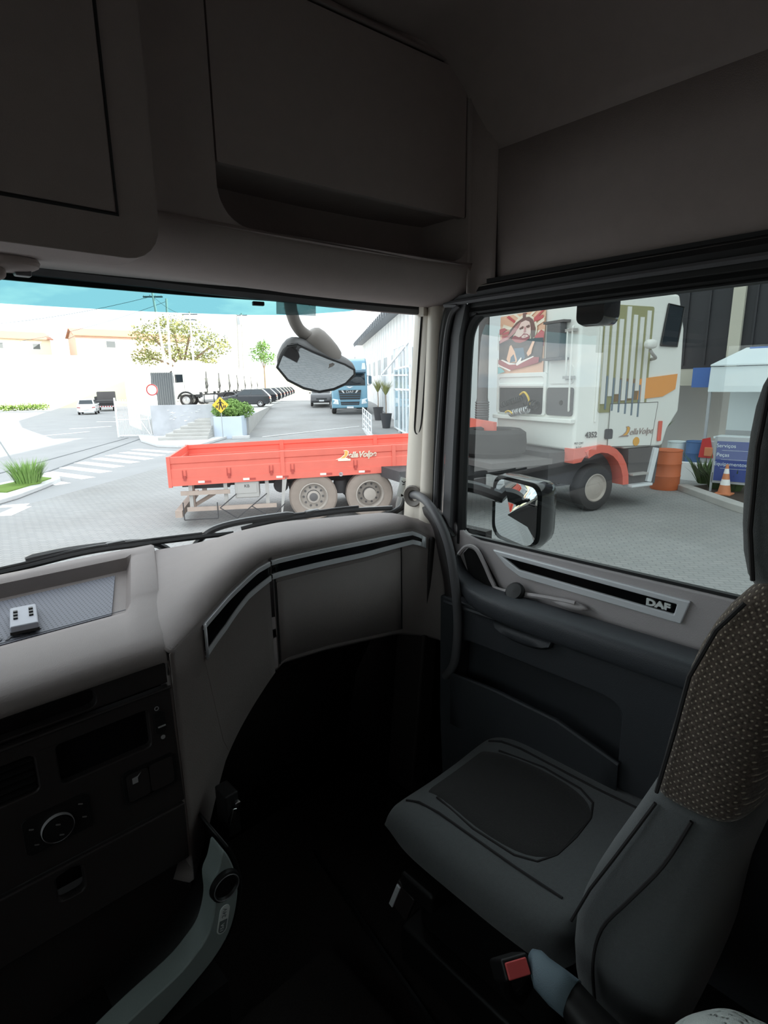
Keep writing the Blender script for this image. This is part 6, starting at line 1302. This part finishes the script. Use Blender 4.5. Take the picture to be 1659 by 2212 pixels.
# planting bed with kerb, plants, cone and board
kb_ = MB().prism([(15.6, 5.45, 0), (13.9, 3.70, 0), (12.9, 2.4, 0), (13.2, 2.2, 0), (14.15, 3.5, 0), (15.8, 5.22, 0)], (0, 0, .16)).build('kerb_bed', 'concrete', bevel=.02); struct(kb_, 'kerb of the planting bed')
MB().prism([(15.75, 5.2, 0), (14.1, 3.48, 0), (13.2, 2.2, 0), (16.6, 1.2, 0), (17.2, 4.6, 0)], (0, 0, .10)).build('bed_soil', 'soil', kb_, smooth=0)
wl2 = MB().box((17.4, 4.95, .26), (.16, 2.1, .52)).build('sunlit_strip', 'building_white', bevel=.01); tag(wl2, 'white block for the sunlit strip behind the planting bed', 'wall')  # added white block, gives the look of a strip in sunlight
def shrub(loc, label, r):
    t = thing('bed_shrub', label, 'shrub', loc)
    blades((0, 0, 0), r * .4, r * 1.9, 70, .035, .9).build('leaves', 'leaf_dark', t, recalc=False, smooth=0, kind='stuff')
    MB().tube([(0, 0, -.02), (.02, .03, r * .8)], .02, 6).build('stem', 'bark', t)
shrub((16.55, 5.05, .1), 'dark leafy shrub beside the orange drum', .42); shrub((16.0, 4.62, .1), 'dark leafy shrub between the two other bed shrubs', .36); shrub((15.9, 4.15, .1), 'dark spiky shrub behind the traffic cone', .34)
pt = thing('counter_plant', 'dark plant rising behind the white cab nose', 'plant', (17.9, 7.0, 0))
MB().lathe([(.001, 0), (.18, 0), (.24, .5), (.20, .5), (.001, .45)], (0, 0, 0), (0, 0, 1), 16).build('pot', 'pot_dark', pt); MB().tube([(0, 0, .4), (.02, 0, 1.2)], .025, 6).build('stem', 'bark', pt); blades((0, 0, 1.0), .10, .75, 60, .05, .8).build('leaves', 'leaf_dark', pt, recalc=False, smooth=0, kind='stuff')
co = thing('traffic_cone', 'faded orange and white traffic cone beside the blue board', 'cone', (15.2, 4.18, .1))
MB().box((0, 0, .02), (.36, .36, .04)).build('foot', 'cone_orange', co, bevel=.01)
for (z0, z1, m_) in ((.04, .24, 'cone_orange'), (.24, .38, 'road_white'), (.38, .52, 'cone_orange'), (.52, .64, 'road_white'), (.64, .74, 'cone_orange')):
    MB().lathe([(.15 - .165 * z0, z0), (.15 - .165 * z1, z1)], (0, 0, 0), (0, 0, 1), 20).build('cone_band', m_, co)
bd = thing('notice_board', 'blue notice board with white lettering in a grey frame', 'board', (15.5, 4.1, .0))
W[bd] = Matrix.Translation((15.5, 4.1, 0))
BF = frame((15.5, 4.10, .90), (.14, -.99, 0), (0, 0, 1))
def bdp(mb): return xf(mb, BF)
bdp(MB().box((0, 0, -.02), (.98, 1.16, .05))).build('frame', 'steel_grey', bd, world=True, bevel=.01)
fc = bdp(MB().box((0, -.02, .012), (.86, .98, .02))).build('panel', 'board_blue', bd, world=True, smooth=0)
for k, s in enumerate(('Serviços', 'Peças', 'Equipamentos')):
    text('board_lettering', s, .125, 'canopy_white', fc, BF @ Matrix.Translation((-.20 + (.10 if k == 2 else -.03 if k == 0 else -.08), .36 - k * .225, .024)), ext=.002)
for k in range(3): bdp(MB().box((.05, .25 - k * .225, .024), (.72, .006, .003))).build('rule_line', 'canopy_white', fc, world=True, smooth=0)
for x in (-.47, .47): bdp(MB().box((x, -.62, -.02), (.05, .60, .05))).build('leg', 'steel_grey', bd, world=True, smooth=0)
